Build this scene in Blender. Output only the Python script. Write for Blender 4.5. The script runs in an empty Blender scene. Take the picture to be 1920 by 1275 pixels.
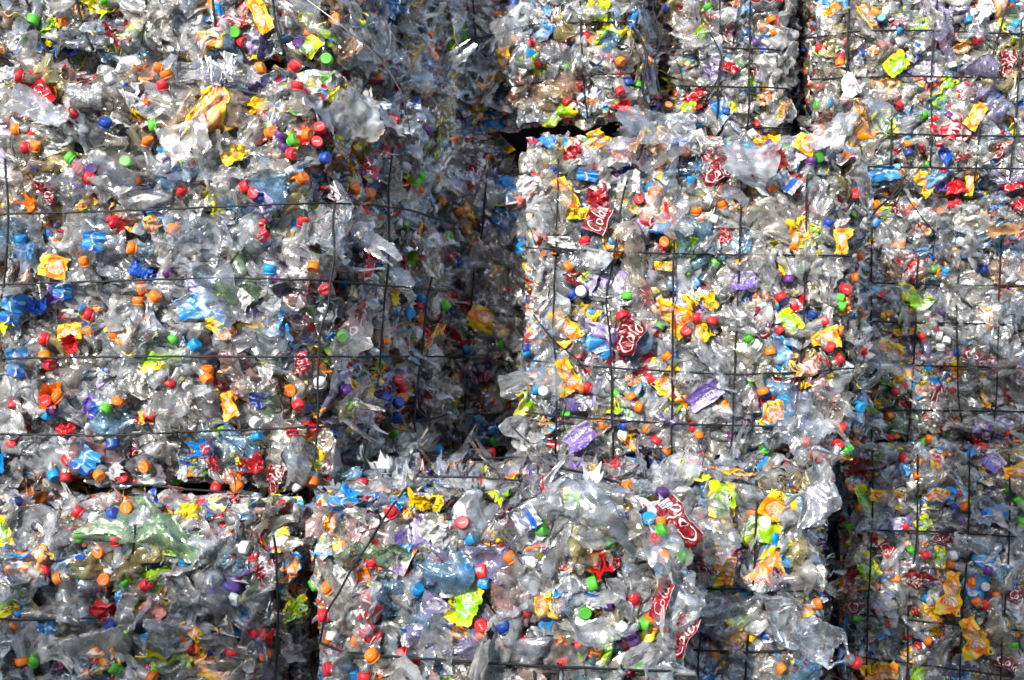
import bpy, math, random
import numpy as np
from mathutils import Vector, Matrix

# ------------------------------------------------------------------ camera, sky, sun, exposure
SC = bpy.context.scene
C = SC.collection
EYE = 1.42                      # eye height above the yard, metres
F = 2400.0                      # focal length in pixels of the 1920 wide photograph
cam_d = bpy.data.cameras.new('camera'); cam = bpy.data.objects.new('camera', cam_d); C.objects.link(cam)
cam.location = (0, 0, EYE); cam.rotation_euler = (math.radians(90), 0, 0)
cam_d.sensor_width = 36.0; cam_d.lens = 36.0 * F / 1920.0
cam_d.clip_start = 0.05; cam_d.clip_end = 500
SC.camera = cam
SUN_DIR = Vector((-0.36, -0.72, 0.40)).normalized()      # towards the sun
sun_elev = math.asin(SUN_DIR.z)
sun_az = math.atan2(SUN_DIR.x, SUN_DIR.y)
world = bpy.data.worlds.new('World'); SC.world = world; world.use_nodes = True
wn = world.node_tree.nodes; wl = world.node_tree.links
sky = wn.new('ShaderNodeTexSky'); sky.sky_type = 'NISHITA'; sky.sun_disc = False
sky.sun_elevation = sun_elev; sky.sun_rotation = sun_az; sky.dust_density = 2.0; sky.ozone_density = 1.0
bg = wn['Background']; bg.inputs['Strength'].default_value = 0.15
wl.new(sky.outputs[0], bg.inputs['Color'])
sl = bpy.data.lights.new('sun', 'SUN'); sl.energy = 2.0; sl.angle = math.radians(0.7); sl.color = (1.0, 0.95, 0.88)
sun = bpy.data.objects.new('sun', sl); C.objects.link(sun)
sun.rotation_euler = SUN_DIR.to_track_quat('Z', 'Y').to_euler()
sun.location = (-6, -8, 9)
SC.view_settings.view_transform = 'Standard'; SC.view_settings.look = 'None'
SC.view_settings.exposure = 1.42; SC.view_settings.gamma = 1.0
SC.view_settings.use_curve_mapping = False
SC.cycles.max_bounces = 7; SC.cycles.transparent_max_bounces = 9
SC.cycles.diffuse_bounces = 4; SC.cycles.glossy_bounces = 2; SC.cycles.transmission_bounces = 4
SC.cycles.caustics_reflective = False; SC.cycles.caustics_refractive = False
SC.cycles.sample_clamp_indirect = 6.0
SC.cycles.use_denoising = True

rnd = random.Random(7)
rng = np.random.default_rng(7)

def P(px, py, d):               # photograph pixel at depth d -> point in the yard
    return Vector(((px - 960) / F * d, d, EYE + (637.5 - py) / F * d))
def pix(p):
    return 960 + p[0] / p[1] * F, 637.5 - (p[2] - EYE) / p[1] * F

# ------------------------------------------------------------------ materials
def mat(name):
    m = bpy.data.materials.new(name); m.use_nodes = True
    n = m.node_tree.nodes; n.clear()
    out = n.new('ShaderNodeOutputMaterial')
    return m, n, m.node_tree.links, out
def crumple_bump(n, l, scale, strength, dist=0.003):
    """long sharp creases in several directions, as in crushed film"""
    tc = n.new('ShaderNodeTexCoord')
    mp = n.new('ShaderNodeMapping'); mp.inputs['Scale'].default_value = (.45, 1, 1)
    mp.inputs['Rotation'].default_value = (.3, .2, .5)
    l.new(tc.outputs['Object'], mp.inputs['Vector'])
    nz = n.new('ShaderNodeTexNoise'); nz.noise_type = 'RIDGED_MULTIFRACTAL'; nz.inputs['Scale'].default_value = scale * 0.34
    nz.inputs['Detail'].default_value = 2.5; nz.inputs['Distortion'].default_value = .9; nz.inputs['Roughness'].default_value = .55
    l.new(mp.outputs[0], nz.inputs['Vector'])
    v = n.new('ShaderNodeTexVoronoi'); v.feature = 'DISTANCE_TO_EDGE'; v.inputs['Scale'].default_value = scale * .42
    l.new(tc.outputs['Object'], v.inputs['Vector'])
    ad = n.new('ShaderNodeMath'); ad.operation = 'MULTIPLY_ADD'; ad.inputs[1].default_value = 1.2
    l.new(v.outputs['Distance'], ad.inputs[0]); l.new(nz.outputs['Fac'], ad.inputs[2])
    b = n.new('ShaderNodeBump'); b.inputs['Strength'].default_value = strength; b.inputs['Distance'].default_value = dist
    l.new(ad.outputs[0], b.inputs['Height'])
    return b
def film_material(name, tints, diff_fac, diff_cols, gloss_base, rough, trans_mul=1.0, bump=1.0, scale=150):
    """thin clear plastic: see-through film + sharp reflections + a little milky scatter"""
    m, n, l, out = mat(name)
    inf = n.new('ShaderNodeObjectInfo')
    geo = n.new('ShaderNodeNewGeometry')
    at = n.new('ShaderNodeAttribute'); at.attribute_name = 'rnd'
    ad = n.new('ShaderNodeMath'); ad.operation = 'ADD'
    l.new(inf.outputs['Random'], ad.inputs[0]); l.new(at.outputs['Fac'], ad.inputs[1])
    fr = n.new('ShaderNodeMath'); fr.operation = 'FRACT'; l.new(ad.outputs[0], fr.inputs[0])
    def ramp(cols):
        r = n.new('ShaderNodeValToRGB'); r.color_ramp.interpolation = 'CONSTANT'
        e = r.color_ramp.elements
        while len(e) < len(cols): e.new(0.5)
        for i, (pos, c) in enumerate(cols):
            e[i].position = pos; e[i].color = (*c, 1)
        l.new(fr.outputs[0], r.inputs[0]); return r
    rt = ramp(tints); rd = ramp(diff_cols)
    b = crumple_bump(n, l, scale, bump)
    tr = n.new('ShaderNodeBsdfTransparent'); l.new(rt.outputs[0], tr.inputs['Color'])
    gl = n.new('ShaderNodeBsdfGlossy'); gl.inputs['Roughness'].default_value = rough
    gl.inputs['Color'].default_value = (1, 1, 1, 1); l.new(b.outputs[0], gl.inputs['Normal'])
    df = n.new('ShaderNodeBsdfDiffuse'); l.new(rd.outputs[0], df.inputs['Color']); l.new(b.outputs[0], df.inputs['Normal'])
    tl = n.new('ShaderNodeBsdfTranslucent'); l.new(rd.outputs[0], tl.inputs['Color']); l.new(b.outputs[0], tl.inputs['Normal'])
    md = n.new('ShaderNodeMixShader'); md.inputs[0].default_value = 0.35
    l.new(df.outputs[0], md.inputs[1]); l.new(tl.outputs[0], md.inputs[2])
    # cloudiness varies in patches over the film
    tc = n.new('ShaderNodeTexCoord'); nz = n.new('ShaderNodeTexNoise'); nz.inputs['Scale'].default_value = 28
    nz.inputs['Detail'].default_value = 3; l.new(tc.outputs['Object'], nz.inputs['Vector'])
    mr = n.new('ShaderNodeMapRange'); mr.inputs[1].default_value = 0.35; mr.inputs[2].default_value = 0.7
    mr.inputs[3].default_value = diff_fac * 0.35; mr.inputs[4].default_value = min(0.95, diff_fac * 1.8)
    l.new(nz.outputs['Fac'], mr.inputs[0])
    m1 = n.new('ShaderNodeMixShader'); l.new(mr.outputs[0], m1.inputs[0])
    l.new(tr.outputs[0], m1.inputs[1]); l.new(md.outputs[0], m1.inputs[2])
    fz = n.new('ShaderNodeFresnel'); fz.inputs['IOR'].default_value = 1.55; l.new(b.outputs[0], fz.inputs['Normal'])
    fm = n.new('ShaderNodeMath'); fm.operation = 'MULTIPLY_ADD'
    l.new(fz.outputs[0], fm.inputs[0]); fm.inputs[1].default_value = 0.9; fm.inputs[2].default_value = gloss_base
    fm.use_clamp = True
    m2 = n.new('ShaderNodeMixShader'); l.new(fm.outputs[0], m2.inputs[0])
    l.new(m1.outputs[0], m2.inputs[1]); l.new(gl.outputs[0], m2.inputs[2])
    l.new(m2.outputs[0], out.inputs['Surface'])
    return m
CLEAR_T = [(0.0, (.95, .97, .98)), (0.25, (.96, .95, .92)), (0.45, (.91, .95, .98)), (0.58, (.98, .98, .98)), (0.72, (.94, .92, .84)),
           (0.84, (.97, .90, .62)), (0.865, (.97, .86, .76)), (0.885, (.96, .83, .82)), (0.91, (.70, .86, .97)), (0.965, (.82, .80, .95)), (0.988, (.80, .93, .74))]
CLEAR_D = [(0.0, (.84, .86, .88)), (0.25, (.84, .81, .74)), (0.45, (.76, .82, .88)), (0.58, (.88, .89, .90)), (0.72, (.72, .67, .56)),
           (0.84, (.85, .70, .25)), (0.865, (.86, .58, .38)), (0.885, (.82, .50, .48)), (0.91, (.30, .56, .82)), (0.965, (.52, .48, .76)), (0.988, (.45, .66, .36))]
M = {}
M['pet'] = film_material('clear_plastic', CLEAR_T, 0.25, CLEAR_D, 0.055, 0.20, bump=.5, scale=105)
M['skin'] = film_material('clear_bottle_skin', [(0, (.95, .97, .98)), (.4, (.96, .96, .94)), (.75, (.92, .95, .98))], 0.20,
                          [(0, (.82, .84, .86)), (.4, (.84, .82, .77)), (.75, (.76, .82, .88))], 0.09, 0.18, bump=.5, scale=80)
M['milky'] = film_material('milky_film', [(0, (.9, .9, .9)), (.5, (.85, .88, .92))], 0.55,
                           [(0, (.78, .78, .76)), (.5, (.62, .66, .70))], 0.06, 0.22, bump=.6, scale=90)

def principled(name, col, rough=.4, spec=.5, metal=0.0, bump=None, coat=0.0):
    m, n, l, out = mat(name)
    p = n.new('ShaderNodeBsdfPrincipled'); p.inputs['Base Color'].default_value = (*col, 1)
    p.inputs['Roughness'].default_value = rough; p.inputs['Specular IOR Level'].default_value = spec
    p.inputs['Metallic'].default_value = metal; p.inputs['Coat Weight'].default_value = coat
    if bump:
        b = crumple_bump(n, l, bump[0], bump[1]); l.new(b.outputs[0], p.inputs['Normal'])
    l.new(p.outputs[0], out.inputs['Surface'])
    return m, n, l, p
CAPCOL = {'r': ('red', (.72, .022, .03)), 'o': ('orange', (.88, .20, .008)), 'g': ('green', (.09, .50, .035)),
          'b': ('dark_blue', (.012, .055, .33)), 'c': ('light_blue', (.01, .29, .66)), 'w': ('white', (.80, .82, .82)),
          'p': ('purple', (.115, .035, .20))}
for k, (nm, c) in CAPCOL.items():
    m, n, l, p = principled(nm + '_cap_plastic', c, .38, .5)
    # scuffed, slightly uneven dye from cap to cap
    inf = n.new('ShaderNodeObjectInfo'); hs = n.new('ShaderNodeHueSaturation')
    hs.inputs['Color'].default_value = (*c, 1)
    mr = n.new('ShaderNodeMapRange'); mr.inputs[3].default_value = .72; mr.inputs[4].default_value = 1.15
    l.new(inf.outputs['Random'], mr.inputs[0]); l.new(mr.outputs[0], hs.inputs['Value'])
    tc = n.new('ShaderNodeTexCoord'); nz = n.new('ShaderNodeTexNoise'); nz.inputs['Scale'].default_value = 160; nz.inputs['Detail'].default_value = 4
    l.new(tc.outputs['Object'], nz.inputs['Vector'])
    mx = n.new('ShaderNodeMix'); mx.data_type = 'RGBA'; mx.inputs['B'].default_value = (.45, .40, .34, 1)
    m3 = n.new('ShaderNodeMapRange'); m3.inputs[1].default_value = .55; m3.inputs[2].default_value = .85; m3.inputs[3].default_value = 0; m3.inputs[4].default_value = .30
    l.new(nz.outputs['Fac'], m3.inputs[0]); l.new(m3.outputs[0], mx.inputs['Factor'])
    l.new(hs.outputs[0], mx.inputs['A']); l.new(mx.outputs['Result'], p.inputs['Base Color'])
    m4 = n.new('ShaderNodeMapRange'); m4.inputs[3].default_value = .28; m4.inputs[4].default_value = .6
    l.new(nz.outputs['Fac'], m4.inputs[0]); l.new(m4.outputs[0], p.inputs['Roughness'])
    M[k] = m
M['capmark'] = principled('cap_print', (.85, .62, .60), .5)[0]
M['neck'] = film_material('clear_neck', CLEAR_T, 0.3, CLEAR_D, 0.14, 0.12, bump=.2)
m, n, l, p = principled('printed_label_film', (.5, .5, .5), .34, .55, bump=(260, .35), coat=.25)
a = n.new('ShaderNodeAttribute'); a.attribute_name = 'print'; l.new(a.outputs['Color'], p.inputs['Base Color'])
M['label'] = m
M['wire'] = principled('dark_steel_wire', (.012, .013, .016), .55, .4, .2)[0]
M['wire_light'] = principled('bare_steel_wire', (.34, .33, .32), .35, .5, .8)[0]
M['card'] = principled('brown_cardboard', (.42, .24, .12), .85, .2, bump=(60, .3))[0]
M['dark'] = principled('inner_shade_black', (.010, .010, .011), .9, .1)[0]  # near-black: the shade deep in a bale put into the colour

# compressed plastic deeper in a bale: folded film with scraps of every colour
m, n, l, out = mat('packed_plastic')
tc = n.new('ShaderNodeTexCoord')
mp = n.new('ShaderNodeMapping'); mp.inputs['Scale'].default_value = (1, 1, 1.35)
nzw = n.new('ShaderNodeTexNoise'); nzw.inputs['Scale'].default_value = 22; nzw.inputs['Detail'].default_value = 2
l.new(tc.outputs['Object'], nzw.inputs['Vector'])
mw = n.new('ShaderNodeMix'); mw.data_type = 'VECTOR'; mw.inputs['Factor'].default_value = 0.05
l.new(tc.outputs['Object'], mw.inputs['A']); l.new(nzw.outputs['Color'], mw.inputs['B']); l.new(mw.outputs['Result'], mp.inputs['Vector'])
vo = n.new('ShaderNodeTexVoronoi'); vo.inputs['Scale'].default_value = 48; l.new(mp.outputs[0], vo.inputs['Vector'])
sp = n.new('ShaderNodeSeparateColor'); l.new(vo.outputs['Color'], sp.inputs[0])
r = n.new('ShaderNodeValToRGB'); r.color_ramp.interpolation = 'CONSTANT'
cols = [(0, (.16, .17, .17)), (.08, (.42, .43, .43)), (.18, (.28, .27, .24)), (.28, (.62, .62, .60)), (.38, (.32, .35, .39)), (.46, (.06, .06, .07)),
        (.50, (.48, .46, .40)), (.58, (.45, .03, .04)), (.67, (.62, .50, .05)), (.72, (.03, .24, .50)), (.76, (.35, .02, .03)), (.79, (.70, .18, .02)), (.83, (.60, .48, .03)), (.86, (.03, .12, .35)),
        (.89, (.03, .30, .55)), (.92, (.15, .38, .06)), (.945, (.18, .09, .30)), (.96, (.80, .80, .80))]
e = r.color_ramp.elements
cols = sorted(cols)
while len(e) < len(cols): e.new(.5)
for i, (q, c) in enumerate(cols): e[i].position = q; e[i].color = (*c, 1)
l.new(sp.outputs[0], r.inputs[0])
vo2 = n.new('ShaderNodeTexVoronoi'); vo2.inputs['Scale'].default_value = 130; l.new(mp.outputs[0], vo2.inputs['Vector'])
sp2 = n.new('ShaderNodeSeparateColor'); l.new(vo2.outputs['Color'], sp2.inputs[0])
mv = n.new('ShaderNodeMapRange'); mv.inputs[3].default_value = .8; mv.inputs[4].default_value = 1.9; l.new(sp2.outputs[1], mv.inputs[0])
hs = n.new('ShaderNodeHueSaturation'); l.new(r.outputs[0], hs.inputs['Color']); l.new(mv.outputs[0], hs.inputs['Value'])
p = n.new('ShaderNodeBsdfPrincipled'); l.new(hs.outputs[0], p.inputs['Base Color'])
p.inputs['Roughness'].default_value = .22; p.inputs['Specular IOR Level'].default_value = .9
b = crumple_bump(n, l, 95, 1.0, .004); l.new(b.outputs[0], p.inputs['Normal'])
l.new(p.outputs[0], out.inputs['Surface']); M['core'] = m

# ------------------------------------------------------------------ mesh helpers
def mesh_np(name, V, Fq, mats, midx=None, attrs=None, smooth=False):
    """V (n,3), Fq list of (m,k) arrays"""
    me = bpy.data.meshes.new(name)
    V = np.asarray(V, np.float32)
    if not isinstance(Fq, list): Fq = [Fq]
    Fq = [np.asarray(f, np.int32) for f in Fq if len(f)]
    nl = sum(f.size for f in Fq); nf = sum(len(f) for f in Fq)
    me.vertices.add(len(V)); me.vertices.foreach_set('co', V.ravel())
    me.loops.add(nl); me.loops.foreach_set('vertex_index', np.concatenate([f.ravel() for f in Fq]))
    tot = np.concatenate([np.full(len(f), f.shape[1], np.int32) for f in Fq])
    st = np.concatenate([[0], np.cumsum(tot)[:-1]]).astype(np.int32)
    me.polygons.add(nf); me.polygons.foreach_set('loop_start', st)
    if midx is not None: me.polygons.foreach_set('material_index', np.asarray(midx, np.int32))
    me.polygons.foreach_set('use_smooth', np.full(nf, bool(smooth)) if not isinstance(smooth, np.ndarray) else smooth)
    for mm in mats: me.materials.append(mm)
    me.update(calc_edges=True); me.validate()
    for k, (dom, typ, arr) in (attrs or {}).items():
        at = me.attributes.new(k, typ, dom)
        if typ == 'FLOAT': at.data.foreach_set('value', np.asarray(arr, np.float32).ravel())
        else: at.data.foreach_set('color', np.asarray(arr, np.float32).ravel())
    return me
def obj(name, me, parent=None, mw=None, label=None):
    o = bpy.data.objects.new(name, me); C.objects.link(o)
    if parent is not None: o.parent = parent
    if mw is not None: o.matrix_local = mw
    if label: o['label'] = label
    return o
def tri(x): return 4 * np.abs(x - np.floor(x + .5)) - 1
def crumple(Q, r, waves, lmin, lmax, amp, zscale=1.0):
    """sharp creases: sums of triangle waves along random directions"""
    Q = Q.copy()
    for i in range(waves):
        lam = lmin * (lmax / lmin) ** r.random()
        n1 = r.normal(size=3); n1 /= np.linalg.norm(n1)
        n2 = r.normal(size=3); n2[2] *= zscale; n2 /= np.linalg.norm(n2)
        ph = r.random()
        c0 = Q.min(0) + (Q.max(0) - Q.min(0)) * r.random(3); w = np.exp(-((Q - c0) ** 2).sum(1) / (2 * (lam * 2.5) ** 2)) * .8 + .2
        Q += (tri(Q @ n1 / lam + ph) * amp * lam * w)[:, None] * n2
    return Q

def bottle_geo(seed, nl, ns, L, R, flat, wrap=False):
    r = np.random.default_rng(seed)
    t = np.linspace(0, 1, nl)
    rad = np.interp(t, [0, .015, .05, .1, .3, .45, .62, .74, .84, .885, .9, 1.0],
                    [.35 * R, .8 * R, .97 * R, R, .96 * R, R, R, .86 * R, .46 * R, .0125, .0118, .0118])
    rad = rad * (1 + .03 * np.sin(t * 55) * ((t > .12) & (t < .6)))      # ribs of the body
    th = np.linspace(0, 2 * math.pi, ns, endpoint=False)
    T, TH = np.meshgrid(t, th, indexing='ij'); RR = np.repeat(rad[:, None], ns, 1)
    crush = np.clip((.88 - T) / .12, 0, 1)                                 # the neck stays round
    wy = 1 + .35 * crush; wz = 1 - (1 - flat) * crush
    X = (T - .5) * L * (1 - .12 * 0); Y = np.cos(TH) * RR * wy; Z = np.sin(TH) * RR * wz
    Q = np.stack([X, Y, Z], -1).reshape(-1, 3); q0 = Q.copy()
    k = crush.reshape(-1, 1)
    Dr = np.random.default_rng(seed + 9000)
    D = crumple(Q, Dr, 8, .05, .14, .16, .8)
    D = crumple(D, Dr, 8, .02, .05, .15, 1.6)
    Q = Q + (D - Q) * k
    # a bend across the length, as pressed bottles fold
    bend = r.normal() * .5; s = np.clip((Q[:, 0] + .05) / L, -.6, .6)
    Q[:, 1] += bend * .12 * s * s * k[:, 0]
    Q[:, 2] *= 1.0
    i, j = np.meshgrid(np.arange(nl - 1), np.arange(ns), indexing='ij')
    a = i * ns + j; b_ = i * ns + (j + 1) % ns
    Fq = np.stack([a, b_, b_ + ns, a + ns], -1).reshape(-1, 4)
    if wrap: return Q, Fq, T.ravel(), TH.ravel(), L, R
    # triangulate with random diagonals: crisp creases
    f = r.random(len(Fq)) < .5
    T1 = np.where(f[:, None], Fq[:, [0, 1, 2]], Fq[:, [0, 1, 3]]); T2 = np.where(f[:, None], Fq[:, [0, 2, 3]], Fq[:, [1, 2, 3]])
    # torn open here and there
    keep = np.ones(len(Fq), bool)
    cen = q0[Fq].mean(1)
    for _ in range(r.integers(0, 3)):
        c = cen[r.integers(len(cen))]
        if c[0] < L * .3: keep &= ((cen - c) ** 2).sum(1) > (r.uniform(.008, .028)) ** 2
    return Q, np.concatenate([T1[keep], T2[keep]])
BL = []          # crushed bottle variants: (mesh, length)
BLO = []
BLP = []
for s in range(22):
    L = [.215, .235, .26, .20][s % 4]; R = [.031, .033, .036, .040][(s // 2) % 4]
    flat = rnd.uniform(.16, .42)
    V, T = bottle_geo(100 + s, 44, 30, L, R, flat)
    BL.append((mesh_np('crushed_bottle', V, T, [M['pet'] if s % 9 else M['milky']], smooth=(s % 5 != 0)), L)); BLP.append((100 + s, L, R, flat))
    BLO.append(bottle_geo(300 + s, 24, 16, L, R, flat * .8))

def sheet_geo(seed, w, h, nu, nv, amp=.16, lmin=.012, lmax=.07, curl=.6):
    r = np.random.default_rng(seed)
    u, v = np.meshgrid(np.linspace(-.5, .5, nu), np.linspace(-.5, .5, nv), indexing='ij')
    Q = np.stack([u * w, v * h, 0 * u], -1).reshape(-1, 3)
    Q = crumple(Q, r, 5, lmax * .6, lmax * 1.6, amp * .8, 2.0)
    Q = crumple(Q, r, 9, lmin, lmax * .6, amp, 2.0)
    Q[:, 2] += curl * (r.normal() * Q[:, 0] ** 2 * 4 + r.normal() * Q[:, 1] ** 2 * 5)
    i, j = np.meshgrid(np.arange(nu - 1), np.arange(nv - 1), indexing='ij')
    a = i * nv + j
    return Q, np.stack([a, a + nv, a + nv + 1, a + 1], -1).reshape(-1, 4), u.ravel(), v.ravel()

def ragged(seed, u, v, Fq, bite=.18):
    r = np.random.default_rng(seed)
    ang = np.arctan2(v, u); rr = np.maximum(np.abs(u), np.abs(v)) * 2
    lim = 1.02 - bite * np.abs(np.interp(ang, np.linspace(-math.pi, math.pi, 18), r.random(18) ** 1.6))
    ok = (rr < lim)
    return Fq[ok[Fq].all(1)]

# ------------------------------------------------------------------ bottle caps
def cap_geo(seed, oval):
    r = np.random.default_rng(seed); ns = 36
    R = .0151; H = .0168
    prof = [(-.0035, R * .99), (-.0012, R * 1.0), (-.0010, R * .955), (.0002, R * .955), (.0004, R), (H * .55, R * .99), (H * .84, R * .965), (H * .95, R * .91),
            (H, R * .80), (H * .985, R * .74), (H * .985, R * .3), (H * .985, .0004)]
    V = []; th = np.linspace(0, 2 * math.pi, ns, endpoint=False)
    for k, (x, q) in enumerate(prof):
        rib = 1 + (.022 * ((np.arange(ns) % 2) * 2 - 1) if 4 <= k <= 6 else 0)
        V.append(np.stack([np.full(ns, x), np.cos(th) * q * rib, np.sin(th) * q * rib * oval], -1))
    V = np.concatenate(V); dent = r.normal(size=3) * .06
    V[:, 0] *= 1 + dent[0]; V[:, 1] += V[:, 0] * dent[1]; V[:, 2] += V[:, 0] * dent[2]
    V += (np.sin(V[:, [1]] * 160 + r.random() * 6) * (1 - oval) * .0022)
    i, j = np.meshgrid(np.arange(len(prof) - 1), np.arange(ns), indexing='ij')
    a = i * ns + j; b_ = i * ns + (j + 1) % ns
    return V, np.stack([a, a + ns, b_ + ns, b_], -1).reshape(-1, 4), H
CAPS = {}
for k in CAPCOL:
    CAPS[k] = []
    for s in range(6):
        oval = [1, .97, .9, .75, .95, .6][s]
        V, Fq, H = cap_geo(s * 7 + ord(k), oval)
        mi = np.zeros(len(Fq)); mats_ = [M[k]]
        # printed/embossed squiggle on the flat top
        r = np.random.default_rng(s + 50)
        ph = r.random() * 6.28; tt = np.linspace(0, 1, 22)
        px_ = (tt - .5) * .015; py_ = .0022 * np.sin(tt * (15 + 4 * s) + s) * (1 - .5 * tt) + .001 * (s - 2)
        ca, sa = math.cos(ph), math.sin(ph); x2 = px_ * ca - py_ * sa; y2 = (px_ * sa + py_ * ca) * oval
        dx = np.gradient(x2); dy = np.gradient(y2); nn = np.hypot(dx, dy); w = .00055
        A = np.stack([np.full(22, H * .985 + .0006), x2 - dy / nn * w, y2 + dx / nn * w], -1)
        B = np.stack([np.full(22, H * .985 + .0006), x2 + dy / nn * w, y2 - dx / nn * w], -1)
        o0 = len(V); V = np.concatenate([V, A, B]); ii = np.arange(21)
        F2 = np.stack([o0 + ii, o0 + ii + 1, o0 + 22 + ii + 1, o0 + 22 + ii], -1)
        if k in 'ro':
            Fq = np.concatenate([Fq, F2]); mi = np.concatenate([mi, np.ones(len(F2))]); mats_ = [M[k], M['capmark']]
        sm = np.ones(len(Fq), bool)
        CAPS[k].append(mesh_np('bottle_cap', V, Fq, mats_, mi, smooth=sm))

# ------------------------------------------------------------------ printed labels
def arc(cx, cy, rx, ry, a0, a1, n_=14):
    t = np.radians(np.linspace(a0, a1, n_)); return np.stack([cx + rx * np.cos(t), cy + ry * np.sin(t)], -1)
def ln(*p): return np.array(p, float)
GL = {
 'C': ([arc(.42, .5, .36, .5, 50, 300)], .75), 'o': ([arc(.24, .24, .2, .25, 0, 360)], .52), 'l': ([ln((.1, 1), (.1, .1), (.2, 0))], .28),
 'a': ([arc(.22, .24, .2, .25, 0, 360), ln((.42, .5), (.42, .1), (.52, 0))], .58), 'R': ([ln((.1, 0), (.1, 1)), arc(.1, .76, .42, .25, 90, -90), ln((.2, .5), (.55, 0))], .66),
 'i': ([ln((.1, 0), (.1, .5)), ln((.1, .7), (.1, .78))], .24), 'v': ([ln((0, .5), (.2, 0), (.4, .5))], .46), 'e': ([ln((.05, .26), (.42, .26)), arc(.24, .25, .19, .25, 0, 310)], .5),
 'r': ([ln((.08, 0), (.08, .5)), arc(.26, .32, .18, .18, 170, 60)], .38), 'O': ([arc(.42, .5, .36, .5, 0, 360, 22)], .88),
 'n': ([ln((.08, 0), (.08, .5)), arc(.25, .3, .17, .2, 180, 0), ln((.42, .3), (.42, 0))], .52), 'g': ([arc(.22, .24, .2, .25, 0, 360), ln((.42, .5), (.42, -.2)), arc(.24, -.2, .18, .14, 0, -150)], .54),
 'L': ([ln((.15, 1), (.1, 0), (.55, .04))], .62), 'm': ([ln((.08, 0), (.08, .5)), arc(.22, .33, .14, .17, 180, 0), ln((.36, .33), (.36, 0)), arc(.5, .33, .14, .17, 180, 0), ln((.64, .33), (.64, 0))], .74),
 's': ([arc(.2, .37, .14, .12, 40, 260, 9), arc(.2, .13, .15, .13, 90, -140, 9)], .4), 'h': ([ln((.08, 0), (.08, 1)), arc(.25, .3, .17, .2, 180, 0), ln((.42, .3), (.42, 0))], .52),
 't': ([ln((.15, .85), (.15, .08), (.28, 0)), ln((.02, .52), (.3, .52))], .34)}
def sd_text(U, V, s, x, y, h, it=.25, sx=1.0):
    """distance (same unit as U, V) to the strokes of s; x,y = centre"""
    tot = sum(GL[c][1] for c in s) * h * sx
    d = np.full(U.shape, 9.0); cx = x - tot / 2
    for c in s:
        st, w = GL[c]
        for q in st:
            q = q.copy(); q[:, 0] = cx + (q[:, 0] + it * q[:, 1]) * h * sx; q[:, 1] = y - h * .4 + q[:, 1] * h
            for a, b in zip(q[:-1], q[1:]):
                ab = b - a; t = np.clip(((U - a[0]) * ab[0] + (V - a[1]) * ab[1]) / max(1e-9, (ab ** 2).sum()), 0, 1)
                d = np.minimum(d, np.hypot(U - a[0] - t * ab[0], V - a[1] - t * ab[1]))
        cx += w * h * sx
    return d
def lin(*c): return np.array([(x / 255) ** 2.2 for x in c])
def paint(col, mask, c): col[mask] = c
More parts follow.
